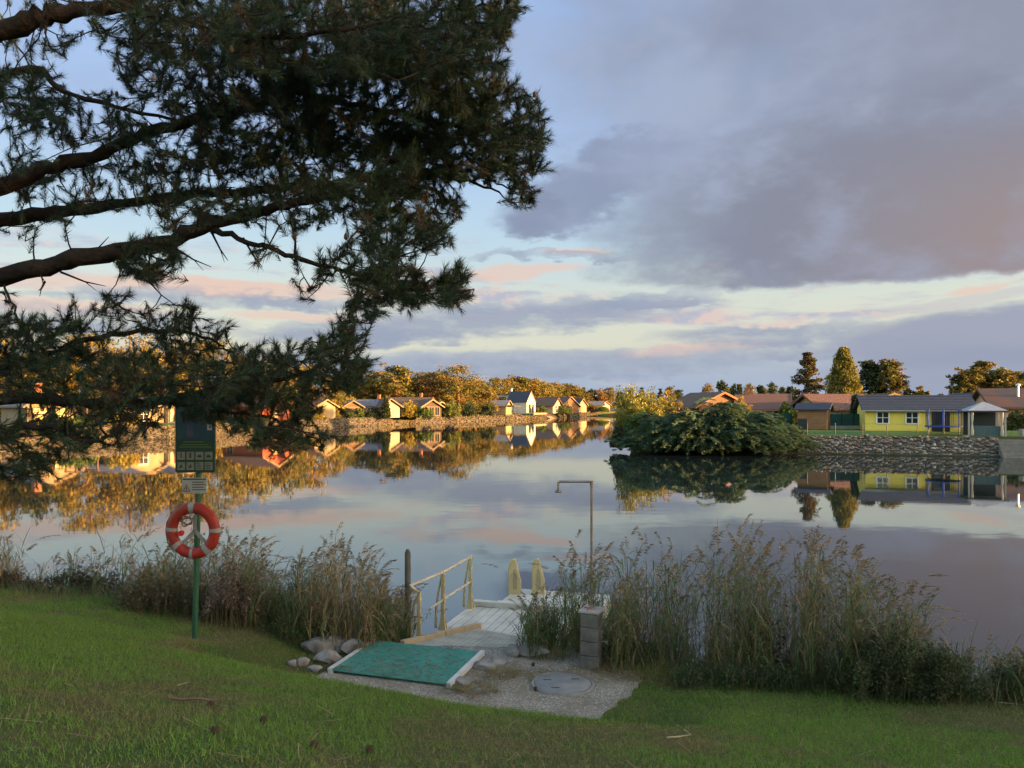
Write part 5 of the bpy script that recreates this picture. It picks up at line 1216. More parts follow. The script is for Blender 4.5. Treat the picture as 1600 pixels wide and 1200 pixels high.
# ------------------------------------------------------------------ mat, jetty, shower, post and small things
mu = Vector((0.951, -0.309, 0)); mv = Vector((0.309, 0.951, 0)); M0 = Vector((-2.27, 9.72, 0))
MWID, MLEN = 1.56, 1.13
def MATU(x, y): return (x - M0.x) * mu.x + (y - M0.y) * mu.y, (x - M0.x) * mv.x + (y - M0.y) * mv.y
make_grass()
def make_pad():
    vs = [(x, y, PADZ) for x, y in PADW]; n = len(vs)
    m = bpy.data.materials.new('washed_gravel'); m.use_nodes = True; nt = m.node_tree; b = nt.nodes['Principled BSDF']; b.inputs['Roughness'].default_value = .9
    tc = nt.nodes.new('ShaderNodeTexCoord'); v = nt.nodes.new('ShaderNodeTexVoronoi'); v.inputs['Scale'].default_value = 70; nt.links.new(tc.outputs['Object'], v.inputs['Vector'])
    r = nt.nodes.new('ShaderNodeValToRGB'); sp = nt.nodes.new('ShaderNodeSeparateColor'); nt.links.new(v.outputs['Color'], sp.inputs[0]); nt.links.new(sp.outputs[0], r.inputs[0])
    r.color_ramp.elements[0].color = (.10, .085, .07, 1); r.color_ramp.elements[1].color = (.42, .37, .31, 1)
    nz = nt.nodes.new('ShaderNodeTexNoise'); nz.inputs['Scale'].default_value = 2.2; nz.inputs['Detail'].default_value = 6; nt.links.new(tc.outputs['Object'], nz.inputs['Vector'])
    mr = nt.nodes.new('ShaderNodeMapRange'); mr.inputs[1].default_value = .42; mr.inputs[2].default_value = .66; mr.inputs[4].default_value = .6; nt.links.new(nz.outputs['Fac'], mr.inputs[0])
    mx = nt.nodes.new('ShaderNodeMix'); mx.data_type = 'RGBA'; nt.links.new(mr.outputs[0], mx.inputs[0]); nt.links.new(r.outputs[0], mx.inputs[6]); mx.inputs[7].default_value = (.14, .115, .075, 1); nt.links.new(mx.outputs[2], b.inputs['Base Color'])
    bp = nt.nodes.new('ShaderNodeBump'); bp.inputs['Strength'].default_value = .9; bp.inputs['Distance'].default_value = .008; bp.invert = True; nt.links.new(v.outputs['Distance'], bp.inputs['Height']); nt.links.new(bp.outputs[0], b.inputs['Normal'])
    o = MB().prism([(x, y, PADZ - .1) for x, y in PADW], (0, 0, .1)).build('gravel_pad', m); tag(o, kind='structure')
    # loose pebbles proud of the pad
    rng = np.random.default_rng(3); N = 5200; x = rng.uniform(PADW[:, 0].min(), PADW[:, 0].max(), N); y = rng.uniform(PADW[:, 1].min(), PADW[:, 1].max(), N); u_, v_ = MATU(x, y)
    k = pad_inside(x, y) & ~((u_ > -.06) & (u_ < MWID + .06) & (v_ > -.02) & (v_ < 1.3)); C = np.stack([x[k], y[k], np.full(k.sum(), PADZ + .001)], 1); S = np.repeat(rng.uniform(.004, .011, (len(C), 1)), 3, 1) * np.array([1, 1, .6])
    V, T, K = stones(rng, C, S, tinted(rng, len(C), [(.36, .32, .27), (.22, .19, .16), (.42, .38, .32), (.27, .21, .15)], .2))
    o = tri_obj('pebbles', (V + C[:, None]).reshape(-1, 3), T, K, MATS['stone_tint']); tag(o, 'fine pebbles of the washed gravel pad', 'pebbles', None, 'stuff')
make_pad()

def make_mat():
    z0 = PADZ + .03; o = M0 + Vector((0, 0, z0)); t = thing('rubber_mat', 'teal green entry mat with pale edge strips before the jetty', 'mat', (M0.x, M0.y, PADZ))
    TEAL = mat('teal_grid', (.05, .25, .215), (.09, .29, .25), 5, .75, .8, 90, .3, kind='noise', bdist=.006)
    slope = Vector((0, 0, .03))
    for a, b in ((0, .66), (.672, MLEN)):
        MB().obox(o + mv * a + slope * a, mu * MWID, mv * (b - a) + slope * (b - a), (0, 0, .022)).build('mat_panel', TEAL, t)
    # raised ribs of the grid
    ribs = MB()
    for i in range(52): ribs.obox(o + mu * (.02 + i * .03) + Vector((0, 0, .0222)), mu * .006, mv * (MLEN - .01) + slope * MLEN, (0, 0, .004))
    for i in range(34): ribs.obox(o + mv * (.02 + i * .033) + slope * (.02 + i * .033) + Vector((0, 0, .0224)), mu * MWID, mv * .006, (0, 0, .0045))
    ribs.build('grid_ribs', TEAL, t)['kind'] = 'stuff'
    ED = mat('edge_strip', (.5, .48, .47), (.4, .39, .38), 4, .7)
    for u in (-.062, MWID + .002): MB().obox(o + mu * u - Vector((0, 0, .03)) - mv * .02, mu * .06, mv * (MLEN + .06) + slope, (0, 0, .062)).build('edge_strip', ED, t)
    rng = np.random.default_rng(8); m = 1100; u = rng.random(m) * MWID; v = rng.random(m) ** 1.5 * MLEN; a = rng.random(m) * 3.14; L = rng.uniform(.015, .05, m)
    c = np.array([(o + mu * float(p) + mv * float(q) + slope * float(q))[:] for p, q in zip(u, v)]) + np.array([0, 0, .030]); d = np.stack([np.cos(a), np.sin(a), 0 * a], 1) * L[:, None]; s = np.stack([-np.sin(a), np.cos(a), 0 * a], 1) * .0024
    V = np.stack([c - d - s, c - d + s, c + d + s, c + d - s], 1).reshape(-1, 3); q = np.arange(m)[:, None] * 4
    o2 = tri_obj('needle_litter', V, np.concatenate([q + np.array([0, 1, 2]), q + np.array([0, 2, 3])]), np.repeat(tinted(rng, m, [(.2, .12, .055), (.28, .2, .1), (.1, .065, .035)], .3), 4, 0), REEDM); tag(o2, 'brown fallen needles strewn on the teal mat', 'litter', None, 'stuff')
make_mat()

DECK = mat('deck_pale', (.52, .50, .44), (.40, .385, .34), 2.5, .55, .25, 9, .35, stretch=(1, 1, 1))
DECKO = mat('plank_grey', (.46, .42, .34), (.34, .31, .25), 3, .75, .4, 12, .25)
PLAS = mat('beige_plastic', (.46, .38, .20), (.37, .30, .16), 3, .6, .15, 8)
RAILM = mat('rail_tube', (.48, .40, .30), (.38, .32, .24), 4, .5)
KERBW = mat('kerb_wood', (.40, .30, .18), (.31, .23, .14), 4, .8, .3, 12)
def make_jetty():
    da = Vector((.28, .96, 0)).normalized(); dw = Vector((da.y, -da.x, 0)); D0 = Vector((-1.66, 11.15, 0)); Lz = 3.25; W = 1.95
    t = thing('floating_jetty', 'pale floating jetty of lengthwise planks with railing', 'jetty', (D0.x, D0.y, 0))
    MB().obox(D0 + Vector((0, 0, -.15)) + dw * .03 + da * .03, dw * (W - .06), da * (Lz - .06), (0, 0, .38)).build('float', mat('float_grey', (.3, .31, .3), (.22, .23, .22), 2, .7), t)
    n = 13; pw = W / n
    for i in range(n): MB().obox(D0 + dw * (i * pw + .006) + Vector((0, 0, .245)), dw * (pw - .014), da * Lz, (0, 0, .045)).build('plank', DECK, t, bevel=.006)
    # end beam
    MB().obox(D0 + da * (Lz - .14) + dw * .05 + Vector((0, 0, .292)), dw * (W - .2), da * .13, (0, 0, .10)).build('end_beam', DECK, t, bevel=.01)
    rl = {}
    for k, (s, h_) in enumerate(((.62, .86), (1.62, .97), (2.98, .96))):
        b = D0 + da * s + dw * .07 + Vector((0, 0, .29))
        # plastic stanchion: flared foot, tapering blade with slots
        z = [0, .06, .16, .3, h_ - .08, h_]; hw = [.085, .07, .045, .036, .032, .026]
        m_ = MB()
        for j in range(5):
            a, c = hw[j], hw[j + 1]
            for sgn in (-1, 1):     # two cheeks with a gap between, closed by cross webs
                o0 = b + da * (sgn * a * .55) + Vector((0, 0, z[j])); o1 = b + da * (sgn * c * .55) + Vector((0, 0, z[j + 1]))
                ww = .5 * a; w1 = .5 * c
                q = [o0 - da * ww / 2 - dw * a * .8, o0 + da * ww / 2 - dw * a * .8, o0 + da * ww / 2 + dw * a * .8, o0 - da * ww / 2 + dw * a * .8]
                q2 = [o1 - da * w1 / 2 - dw * c * .8, o1 + da * w1 / 2 - dw * c * .8, o1 + da * w1 / 2 + dw * c * .8, o1 - da * w1 / 2 + dw * c * .8]
                m_.add(q + q2, [(0, 3, 2, 1), (4, 5, 6, 7), (0, 1, 5, 4), (1, 2, 6, 5), (2, 3, 7, 6), (3, 0, 4, 7)])
        for zz in (.02, .18, .36, .54, .72, h_ - .07): m_.obox(b + Vector((0, 0, zz)) - da * .03 - dw * .026, da * .06, dw * .052, (0, 0, .05))
        m_.build('stanchion', PLAS, t); rl[k] = b + Vector((0, 0, h_ - .03))
        # curved outer brace
        MB().tube([b - dw * .13 + Vector((0, 0, .01)), b - dw * .12 + Vector((0, 0, .35)), b - dw * .075 + Vector((0, 0, .65)), b - dw * .02 + Vector((0, 0, h_ - .06))], [.022, .02, .018, .016], 8).build('stanchion_brace', PLAS, t)
    r2, r3, r1 = rl[1], rl[2], rl[0]
    ext = r2 + (r2 - r3).normalized() * .98 - dw * .16
    MB().tube([r3 + da * .03, r2, ext + Vector((0, 0, -.02)), ext + dw * .06 - da * .04 + Vector((0, 0, -.03)), r1], .022, 10).build('top_rail', RAILM, t)
    MB().tube([r3 - Vector((0, 0, .45)) + da * .02, r2 - Vector((0, 0, .45)), r2 - Vector((0, 0, .47)) + (r2 - r3).normalized() * .55], .02, 10).build('mid_rail', RAILM, t)
    # gangway: angled to the jetty, cross slats and a raised kerb on its left
    g0 = Vector((-1.55, 10.84, .60)); g1 = Vector((-.52, 12.5, .38)); ga = (g1 - g0); gL = ga.length; gd = ga.normalized(); gw = Vector((gd.y, -gd.x, 0)).normalized()
    gt = thing('gangway', 'slatted gangway with wooden kerb from the mat to the jetty', 'gangway', (g0.x, g0.y, 0))
    ns = 26
    for i in range(ns):
        p = g0 + gd * (gL * i / ns) + gw * .04 - gd * .12
        MB().obox(p + Vector((0, 0, -.035)), gw * 1.32, gd * (gL / ns - .018), (0, 0, .035)).build('slat', DECKO, gt)
    for w_ in (.1, 1.2): MB().obox(g0 + gw * w_ + Vector((0, 0, -.16)), gw * .08, gd * gL, (0, 0, .12)).build('beam', DECKO, gt)
    for k in range(4):
        MB().obox(g0 - gw * .045 + gd * (k * gL / 4 + .004) + Vector((0, 0, -.05)), gw * .08, gd * (gL / 4 - .008), (0, 0, .12)).build('kerb_board', KERBW, gt, bevel=.008)
    # swim platform with ladder grips
    S0 = Vector((-.28, 14.15, 0)); st = thing('swim_platform', 'pale swim platform at the end of the jetty', 'platform', (S0.x, S0.y, 0))
    MB().obox(S0 + Vector((0, 0, -.15)), dw * 1.9, da * 1.35, (0, 0, .42)).build('float', MATS['float_grey'], st)
    for i in range(9): MB().obox(S0 + da * (i * .15 + .004) + Vector((0, 0, .272)), dw * 1.9, da * .142, (0, 0, .03)).build('plank', DECK, st)
    MB().obox(S0 + dw * .02 - da * .16 + Vector((0, 0, .2)), dw * 1.5, da * .15, (0, 0, .2)).build('edge_beam', DECK, st, bevel=.01)
    for k, px in enumerate((804, 841)):
        b = P(px, 925, 15.0); b.z = .302
        lt = thing('ladder_grip', ('left' if k == 0 else 'right') + ' of the two beige ladder grips on the swim platform', 'ladder grip', b, 0, 'ladder grips')
        # rounded plastic loop with a slot
        prof = [(-.12, 0), (-.125, .5), (-.1, .62), (-.05, .68), (.015, .69), (.045, .6), (.085, .42), (.13, .25), (.13, 0)]
        inner = [(-.03, .1), (-.035, .3), (-.02, .48), (.01, .5), (.035, .42), (.05, .28), (.05, .1)]
        m_ = MB(); n1 = len(prof)
        for yy, fl in ((-.05, False), (.05, True)):
            m_.add([(x, yy, z) for x, z in prof], [tuple(range(n1)) if fl else tuple(reversed(range(n1)))])
        m_.add([(x, -.05, z) for x, z in prof] + [(x, .05, z) for x, z in prof], [(i, i + 1, n1 + i + 1, n1 + i) for i in range(n1 - 1)])
        m_.build('grip_body', PLAS, lt, local=True, bevel=.012)
        MB().prism([(x, -.058, z) for x, z in inner], (0, .012, 0)).build('grip_recess', mat('plastic_recess', (.27, .23, .15)), lt, local=True)
        MB().tube([(-.0, .0, .1), (0, .25, .05), (0, .3, -.5)], .02, 8).build('ladder_rail', RAILM, lt, local=True)
make_jetty()
b = P(637, 1000, 12.3)
pl = MB().tube([(b.x, 12.3, -1.2), (b.x, 12.3, 1.62), (b.x, 12.3, 1.68)], [.05, .048, .025], 12).build('mooring_pile', mat('pile_dark', (.06, .055, .05), (.10, .085, .07), 5, .8, .4, 10)); tag(pl, 'dark upright mooring pile beside the jetty railing', 'pile')

def make_shower():
    b = Vector((1.03, 9.95, PADZ - .01)); rz = R(-24); t = thing('outdoor_shower', 'tall thin pipe shower on a grey concrete block column', 'shower', b, rz)
    CON = mat('concrete_block', (.10, .093, .085), (.16, .145, .13), 7, .95, .6, 50, .1, detail=8)
    for k in range(4): MB().box(-.115, .115, -.115, .115, k * .182, k * .182 + .176).build('block', CON, t, True, .008)
    MB().box(-.135, .135, -.135, .135, .729, .765).build('cap_slab', mat('cap_slab', (.30, .27, .25), (.36, .32, .3), 6, .9, .3, 30), t, True, .006)
    ST = mat('pipe_steel', (.16, .13, .11), (.24, .19, .15), 8, .45, 0, None, .5, .6)
    MB().lathe([(.05, .766), (.05, .785), (.02, .79), (.02, .83)], n=12).build('pipe_flange', ST, t, True)
    c, s = math.cos(-rz), math.sin(-rz); ax = Vector((-c, -s, 0))      # arm points left in the view
    top = 2.41
    MB().tube([(0, 0, .77), (0, 0, top - .03), (0, 0, top), ax * .03 + Vector((0, 0, top)), ax * .42 + Vector((0, 0, top))], .0155, 10).build('pipe', ST, t, True)
    MB().tube([(0, 0, top - .05), (0, 0, top + .012)], .022, 10).build('elbow', ST, t, True)
    hd = ax * .43
    MB().tube([hd + Vector((0, 0, top + .0)), hd + Vector((0, 0, top - .09))], .013, 8).build('drop_pipe', ST, t, True)
    MB().lathe([(.012, top - .085), (.02, top - .1), (.045, top - .125), (.047, top - .14), (.001, top - .14)], (hd.x, hd.y, 0), 14).build('shower_head', ST, t, True)
    MB().tube([(-.02, -.1, .767), (-.02, -.1, .80), (-.06, -.1, .80)], .012, 8).build('tap', mat('tap_red', (.4, .06, .04)), t, True)
    MB().tube([(.126, .0, .36), (.2, .0, .36), (.2, .0, .33)], .012, 8).build('side_spout', ST, t, True)
make_shower()
cx, cy = pad_pt(879, 1069); mh = thing('drain_cover', 'round grey concrete drain cover set in the gravel pad', 'drain cover', (cx, cy, PADZ))
MB().lathe([(.001, .022), (.33, .022), (.345, .014), (.345, -.02)], n=40).build('disc', mat('cover_concrete', (.16, .16, .165), (.22, .215, .21), 5, .85, .3, 30), mh, True)
MB().lathe([(.35, -.02), (.35, .018), (.385, .018), (.39, -.02)], n=40).build('rim', mat('rim_concrete', (.17, .16, .15), (.23, .21, .19), 7, .9, .4, 30), mh, True)
for a in (.6, 2.7, 4.2): MB().obox((.2 * math.cos(a) - .05, .2 * math.sin(a) - .012, .0225), (.1, 0, 0), (0, .024, 0), (0, 0, .003)).build('lifting_slot', mat('slot_dark', (.05, .05, .05)), mh, True)

def boulder(label, px, py, w, h, d, seed, c1, c2, z=None):
    """Weathered rock: a sphere cut by random planes, then roughened."""
    D = (EYE - (z if z is not None else PADZ)) * F / (py - HY); x = (px - CX) / F * D; zz = z if z is not None else float(lawn_z(x, D))
    rng = np.random.default_rng(seed); bm = bmesh.new(); bmesh.ops.create_icosphere(bm, subdivisions=3, radius=1)
    pn = rng.standard_normal((11, 3)); pn /= np.linalg.norm(pn, axis=1, keepdims=True); off = rng.uniform(.42, .78, 11)
    for v in bm.verts:
        p = np.array(v.co[:])
        for q, o_ in zip(pn, off):
            e = p @ q - o_
            if e > 0: p = p - q * e
        p = p * (1 + .03 * math.sin(p[0] * 9 + seed) * math.cos(p[1] * 8 + p[2] * 7)) + rng.normal(0, .014, 3)
        v.co = (p[0] * w / 1.45, p[1] * d / 1.45, p[2] * h / 1.35)
    me = bpy.data.meshes.new('boulder'); bm.to_mesh(me); bm.free()
    o = link_mesh('boulder', me, mat('boulder_%d' % (seed % 3), c1, c2, 6, .95, .8, 14, .15, detail=8)); o.location = (x, D, zz + h * .28); o.rotation_euler.z = rng.random() * .8 - .4
    tag(o, label, 'boulder', 'boulders beside the mat')
PALE = ((.27, .26, .255), (.13, .11, .10)); GREY = ((.17, .16, .16), (.26, .24, .22))
boulder('large pale boulder at the back left of the mat', 524, 1014, .34, .24, .3, 1, *PALE)
boulder('pale flat-faced boulder, leftmost beside the mat', 497, 1020, .36, .26, .3, 4, *PALE)
boulder('pale boulder touching the left edge strip of the mat', 549, 1020, .30, .2, .26, 7, *PALE)
boulder('low pale rock in front of the leftmost boulder', 516, 1034, .34, .16, .24, 10, *PALE)
boulder('small stone in the grass left of the pale boulders', 476, 1037, .16, .1, .14, 13, *PALE)
boulder('smallest stone in the grass left of the mat', 458, 1040, .11, .08, .1, 16, *PALE)
boulder('small pale stone at the near left corner of the mat', 492, 1047, .16, .07, .13, 19, *PALE)
boulder('dark grey boulder left of the shower column', 829, 1022, .4, .2, .3, 2, *GREY)
boulder('smaller dark boulder left of the biggest dark one', 800, 1024, .2, .16, .2, 5, *GREY)
boulder('flat slab rock against the right edge of the mat', 752, 1043, .34, .12, .3, 8, *GREY)
boulder('flat cracked rock at the near right corner of the mat', 722, 1066, .3, .08, .24, 11, *GREY)
boulder('grey rock between the mat and the dark boulders', 775, 1036, .24, .12, .2, 14, *GREY)

def make_post():
    b = P(304, 993, 9.8); gz_ = float(lawn_z(b.x, b.y)); b.z = gz_
    t = thing('sign_post', 'dark green post with information board and warning plate', 'sign post', b)
    GR = mat('post_green', (.012, .06, .03), (.018, .075, .04), 8, .5, 0, None, .4)
    tipx = .07
    top = EYE - .02 - gz_
    MB().tube([(0, 0, -.15), (tipx, 0, top)], .036, 14).build('pole', GR, t, True)
    def zrow(py): return EYE + (HY - py) / F * 9.76 - gz_
    xc = (308 - 304) / F * 9.8
    # information board
    w, z1, z0 = .51, zrow(618), zrow(738); x0 = xc - w / 2 + .005
    bd = MB().box(x0, x0 + w, -.075, -.045, z0, z1).build('information_board', mat('board_green', (.012, .035, .022), (.016, .042, .028), 5, .5), t, True, .008)
    MB().box(x0 + .025, x0 + w - .025, -.0775, -.0755, zrow(686), z1 - .03).build('picture_panel', mat('board_blue', (.01, .03, .07), (.02, .055, .06), 4, .5, lo=.3, hi=.7), bd, True)
    MB().box(x0 + .15, x0 + .23, -.0795, -.0778, zrow(682), zrow(664)).build('picture_figure', mat('board_mauve', (.06, .05, .08), (.03, .04, .08), 9, .5), bd, True)
    MB().box(x0 + .41, x0 + .475, -.0795, -.0778, zrow(672), zrow(663)).build('small_notice', mat('notice_white', (.28, .29, .28)), bd, True)
    MB().box(x0 + .435, x0 + .455, -.0815, -.0798, zrow(669), zrow(665.5)).build('notice_dot', mat('notice_dark', (.03, .03, .04)), bd, True)
    TX = mat('faded_text', (.07, .11, .05))
    for py, a, e in ((690, .11, .36), (694.5, .08, .42), (698, .05, .46)): MB().box(x0 + a, x0 + e, -.0775, -.0755, zrow(py + .9), zrow(py - .5)).build('text_line', TX, bd, True)
    PIC = mat('pictogram_grey', (.15, .17, .15), (.11, .125, .11), 14, .6); INK = mat('pictogram_ink', (.03, .035, .03)); RD = mat('pictogram_red', (.14, .04, .03))
    for r in range(2):
        for c in range(4):
            xa = x0 + .03 + c * .116; za = zrow(718 + r * 16); s = .098
            pg = MB().box(xa, xa + s, -.0775, -.0755, za, za + s * 1.02).build('pictogram', PIC, bd, True)
            k = r * 4 + c; m_ = MB()
            if k in (0, 1): m_.box(xa + .04, xa + .06, -.0795, -.0778, za + .02, za + .065); m_.box(xa + .038, xa + .062, -.0795, -.0778, za + .068, za + .085)
            elif k in (2, 3): m_.prism([(xa + .02, -.0778, za + .03), (xa + .08, -.0778, za + .03), (xa + .065, -.0778, za + .062), (xa + .03, -.0778, za + .058)], (0, -.0017, 0))
            elif k in (4, 5): m_.prism([(xa + .02, -.0778, za + .02), (xa + .07, -.0778, za + .035), (xa + .05, -.0778, za + .075), (xa + .04, -.0778, za + .05)], (0, -.0017, 0))
            else:
                for q in range(4): m_.box(xa + .015, xa + .08 - .01 * (q % 2), -.0795, -.0778, za + .018 + q * .019, za + .026 + q * .019)
            m_.build('pictogram_mark', RD if k == 0 else INK, pg, True)
    # warning plate
    wz0, wz1 = zrow(771), zrow(746); px0 = xc - .165
    wp = MB().box(px0, px0 + .32, -.07, -.055, wz0, wz1).build('warning_plate', mat('plate_grey', (.26, .28, .29), (.22, .24, .25), 5, .5), t, True, .005)
    tx, tz = px0 + .06, wz0 + .025
    MB().prism([(tx - .05, -.0705, tz), (tx + .05, -.0705, tz), (tx, -.0705, tz + .1)], (0, -.002, 0)).build('warning_triangle', mat('warn_red', (.22, .045, .04)), wp, True)
    MB().prism([(tx - .032, -.0728, tz + .011), (tx + .032, -.0728, tz + .011), (tx, -.0728, tz + .076)], (0, -.0015, 0)).build('triangle_field', MATS['plate_grey'], wp, True)
    MB().box(tx - .005, tx + .005, -.0765, -.0745, tz + .026, tz + .058).box(tx - .005, tx + .005, -.0765, -.0745, tz + .014, tz + .022).build('exclamation_mark', INK, wp, True)
    for q in range(4): MB().box(px0 + .13, px0 + .3 - .02 * (q % 2), -.0722, -.0705, wz0 + .045 + q * .032, wz0 + .056 + q * .032).build('text_line', INK, wp, True)
    MB().box(px0 + .012, px0 + .308, -.0722, -.0705, wz1 - .028, wz1 - .012).build('header_bar', INK, wp, True)
    # bracket that carries the lifebuoy
    bz = zrow(829); BR = mat('bracket_grey', (.25, .26, .27), None, rough=.5, metal=.3)
    for a in (R(225), R(-45), R(90)):
        d = Vector((math.cos(a), 0, math.sin(a))); MB().obox(Vector((.03, -.06, bz)) - Vector((d.z, 0, -d.x)) * .022, d * (.30 if a != R(90) else .2), Vector((d.z, 0, -d.x)) * .044, (0, -.012, 0)).build('bracket_arm', BR, t, True)
    # lifebuoy
    lb = thing('lifebuoy', 'orange-red lifebuoy with grey bands hanging on the post', 'lifebuoy', P(302, 829, 9.66), R(-8))
    RED = mat('buoy_red', (.27, .022, .014), (.20, .02, .014), 9, .5, .1, 20); Rr, rw, rd = .287, .070, .05; n = 48; k = 14
    vs = [((Rr + rw * math.cos(b_)) * math.cos(a_), rd * math.sin(b_), (Rr + rw * math.cos(b_)) * math.sin(a_)) for a_ in np.linspace(0, 2 * math.pi, n, endpoint=False) for b_ in np.linspace(0, 2 * math.pi, k, endpoint=False)]
    fs = [(i * k + j, i * k + (j + 1) % k, ((i + 1) % n) * k + (j + 1) % k, ((i + 1) % n) * k + j) for i in range(n) for j in range(k)]
    MB().add(vs, fs, True).build('ring', RED, lb, True)
    GB = mat('reflective_grey', (.24, .24, .245), (.19, .19, .19), 9, .45)
    for a0, hw in ((92, 7), (178, 4.5), (2, 4.5), (222, 6), (268, 4), (310, 7)):
        an = np.linspace(R(a0 - hw), R(a0 + hw), 5); e = 1.04
        vs = [((Rr + rw * e * math.cos(b_)) * math.cos(a_), rd * e * math.sin(b_), (Rr + rw * e * math.cos(b_)) * math.sin(a_)) for a_ in an for b_ in np.linspace(0, 2 * math.pi, k, endpoint=False)]
        MB().add(vs, [(i * k + j, i * k + (j + 1) % k, (i + 1) * k + (j + 1) % k, (i + 1) * k + j) for i in range(4) for j in range(k)], True).build('reflective_band', GB, lb, True)
    rope = mat('dark_rope', (.08, .06, .05), (.14, .11, .09), 40, .9)
    pts = []
    for q in range(40):
        a_ = q / 40 * 2 * math.pi * 3; pts.append((-.08 + .07 * math.cos(a_) + .02 * math.sin(q), -.03 + .02 * math.sin(q * 1.7), .12 + .05 * math.sin(a_) + .02 * math.cos(q * .7)))
    MB().tube(pts, .008, 6).build('rope_coil', rope, lb, True)
    MB().tube([(Rr * 1.27 * math.cos(a_), -.01, Rr * 1.27 * math.sin(a_) - (.02 if i % 2 else 0)) for i, a_ in enumerate(np.linspace(R(95), R(225), 12))], .007, 6).build('grab_line', rope, lb, True)
    MB().tube([(-.14, -.02, -.03), (-.14, -.06, -.03)], .035, 12).build('line_reel', mat('reel_red', (.4, .03, .02)), lb, True)
make_post()

# pine cones, sticks, straw
def pine_cone(label, px, py, rz, group='pine cones lying on the ground'):
    k = (px - CX) / F; D = 8.0
    for _ in range(30):
        z = PADZ if bool(pad_inside(np.array(k * D), np.array(D))) else float(lawn_z(k * D, D)); D = .5 * D + .5 * (EYE - z) * F / (py - HY)
    o = thing('pine_cone', label, 'pine cone', (k * D, D, z), rz, group); o.scale = (.72, .72, .72); CB = mat('cone_scale', (.085, .045, .028), (.05, .028, .018), 80, .9)
    MB().lathe([(.001, -.004), (.02, .0), (.028, .02), (.022, .045), (.008, .062), (.001, .066)], n=8).build('core', CB, o, True)
    m_ = MB()
    for i in range(34):
        a = i * 2.4; h = .003 + i * .0017; r = .026 * math.sin(min(1, (i + 6) / 22) * 1.6) if i < 22 else .026 * (1 - (i - 22) / 15)
        d = Vector((math.cos(a), math.sin(a), .25)); s = Vector((-d.y, d.x, 0)) * .009; p = d * r + Vector((0, 0, h))
        m_.add([p - s, p + s, p + d * .014 + s * .5 + Vector((0, 0, .003)), p + d * .014 - s * .5 + Vector((0, 0, .003)), p - Vector((0, 0, .004))], [(0, 1, 2, 3), (4, 1, 0), (4, 2, 1), (4, 3, 2), (4, 0, 3)])
    m_.build('scales', CB, o, True)['kind'] = 'stuff'
for i, (px, py, lab) in enumerate([(513, 1051, 'pine cone at the near left corner of the mat'), (509, 1071, 'left of the two pine cones on the pad edge before the mat'), (524, 1079, 'right of the two pine cones on the pad edge before the mat'), (412, 1131, 'pine cone in the grass below the end of the stick'), (490, 1171, 'pine cone in the lawn nearest the bottom edge'), (329, 1107, 'pine cone in the grass beside the stick'), (833, 1041, 'pine cone on the pad behind the drain cover'), (837, 1079, 'pine cone left of the drain cover'), (577, 1178, 'dark pine cone in the lawn right of the lowest one'), (336, 1148, 'pine cone in the dry grass below the stick')]):
    pine_cone(lab, px, py, i * 1.3)
def ground_stick(name, label, cat, pts, r, m):
    P3 = []
    for px, py in pts:
        k = (px - CX) / F; D = 7.0
        for _ in range(30): D = .5 * D + .5 * (EYE - float(lawn_z(k * D, D))) * F / (py - HY)
        P3.append((k * D, D, float(lawn_z(k * D, D)) + .035))
    tag(MB().tube(P3, [r] * (len(P3) - 1) + [r * .4], 6).build(name, m), label, cat)
STK = mat('stick_brown', (.09, .06, .045), (.14, .1, .07), 9, .9); STR = mat('straw_pale', (.38, .32, .2), (.3, .25, .15), 9, .8)
ground_stick('fallen_stick', 'thin brown stick lying in the grass before the lifebuoy post', 'stick', [(262, 1098), (285, 1101), (310, 1099), (330, 1102), (346, 1102)], .009, STK)
ground_stick('dry_reed', 'pale dry reed lying on the lawn at the bottom right', 'dry reed', [(1042, 1160), (1062, 1158), (1078, 1155)], .006, STR)
ground_stick('dry_reed', 'pale dry reed crossing the one on the lawn', 'dry reed', [(1058, 1138), (1072, 1149), (1080, 1155)], .005, STR)
ground_stick('dry_reed', 'pale dry reed in the grass left of the stick', 'dry reed', [(278, 1078), (296, 1072)], .004, STR)
ground_stick('dry_reed', 'broken reed stalk lying before the dark brambles', 'dry reed', [(1370, 1082), (1395, 1080), (1440, 1060)], .007, STR)
ground_stick('dry_reed', 'pale reed stalk on the lawn at the right edge', 'dry reed', [(1560, 1102), (1600, 1106)], .006, STR)
for i, (a, b_) in enumerate((((960, 1036), (1000, 1018)), ((980, 1030), (1052, 1046)), ((1000, 1036), (1075, 1044)))):
    ground_stick('dry_reed', ['upturned', 'longest', 'lowest'][i] + ' dry reed stalk in the straw heap right of the shower column', 'dry reed', [a, ((a[0] + b_[0]) / 2, (a[1] + b_[1]) / 2 - 2), b_], .009, STR)

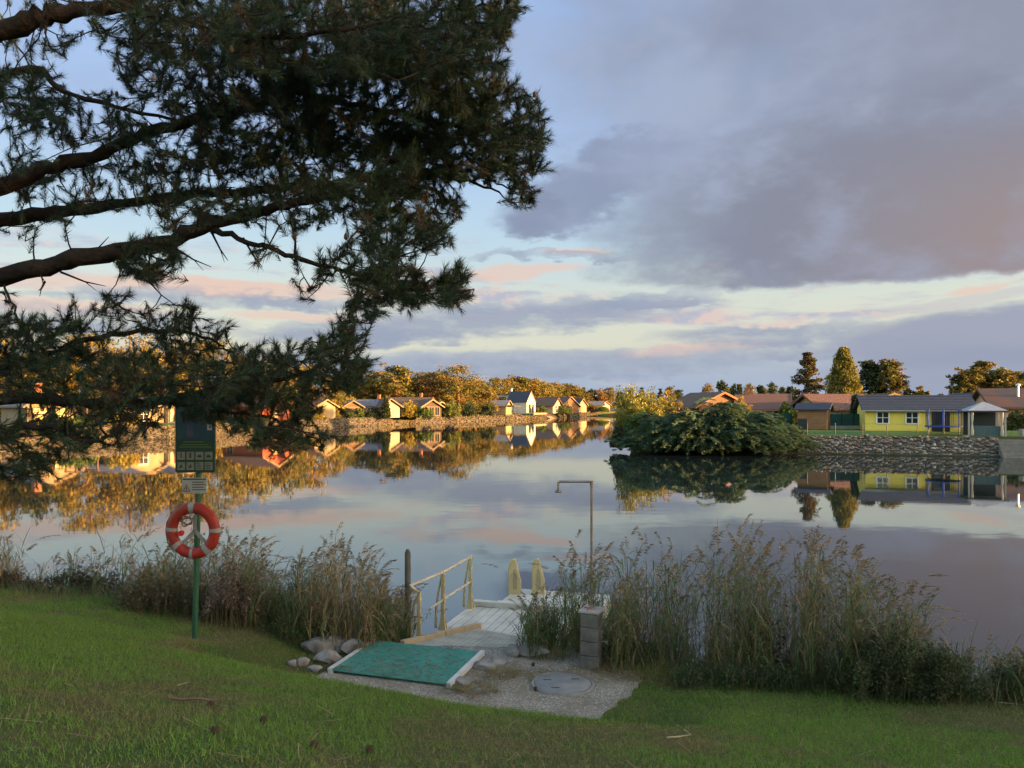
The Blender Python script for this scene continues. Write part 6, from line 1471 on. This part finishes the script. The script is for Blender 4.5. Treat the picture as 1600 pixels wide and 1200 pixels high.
# dry grass tufts growing through the pad
def dry_tuft(label, px, py, r, h, n, seed, pal):
    x, y = pad_pt(px, py); rng = np.random.default_rng(seed); V, T, C, off = [], [], [], 0
    for i in range(n):
        a = rng.random() * 6.28; q = math.sqrt(rng.random()) * r; b = np.array([x + q * 1.6 * math.cos(a), y + q * math.sin(a), PADZ - .01]); a2 = a + rng.normal(0, .8); L = h * rng.uniform(.5, 1.2)
        d = np.array([math.cos(a2), math.sin(a2), 0]); o_ = rng.uniform(.4, 1.3); p = np.array([b + (d * o_ * s + np.array([0, 0, s * 1.3 - s * s * rng.uniform(.5, 1.2)])) * L for s in (0, .35, .7, 1)])
        v, t = strip(p, rng.uniform(.003, .006), np.array([-d[1], d[0], .1])); V.append(v); T.append(t + off); off += len(v); C.append(np.repeat(np.array(pal[rng.integers(0, len(pal))])[None] * rng.uniform(.7, 1.25), len(v), 0))
    o = tri_obj('grass_tuft', np.concatenate(V), np.concatenate(T), np.concatenate(C), REEDM); tag(o, label, 'grass tuft', 'dry grass tufts around the pad', 'stuff')
DRYP = [(.32, .24, .10), (.26, .19, .08), (.20, .17, .06)]
dry_tuft('dry yellow grass tuft beside the flat rock at the mat corner', 745, 1080, .16, .12, 260, 1, DRYP)
dry_tuft('dry grass strip climbing from the mat corner to the dark boulders', 783, 1056, .14, .13, 260, 2, DRYP)
dry_tuft('tall dry grass tuft right of the dark grey boulder', 858, 1026, .16, .22, 320, 3, DRYP + [(.10, .14, .04)])
dry_tuft('thin dry grass along the left rim of the drain cover', 836, 1062, .07, .07, 90, 4, DRYP)
dry_tuft('thin dry grass along the far rim of the drain cover', 895, 1051, .10, .07, 120, 5, DRYP)
dry_tuft('heap of pale dry grass right of the shower column', 985, 1048, .3, .16, 520, 6, DRYP)
dry_tuft('dry grass at the foot of the right reeds', 1040, 1060, .3, .14, 420, 7, DRYP + [(.12, .16, .04)])
dry_tuft('green grass tuft at the near right corner of the mat', 712, 1079, .03, .09, 40, 8, [(.12, .18, .04)])
dry_tuft('dry grass at the foot of the shower column', 945, 1046, .09, .1, 120, 9, DRYP)
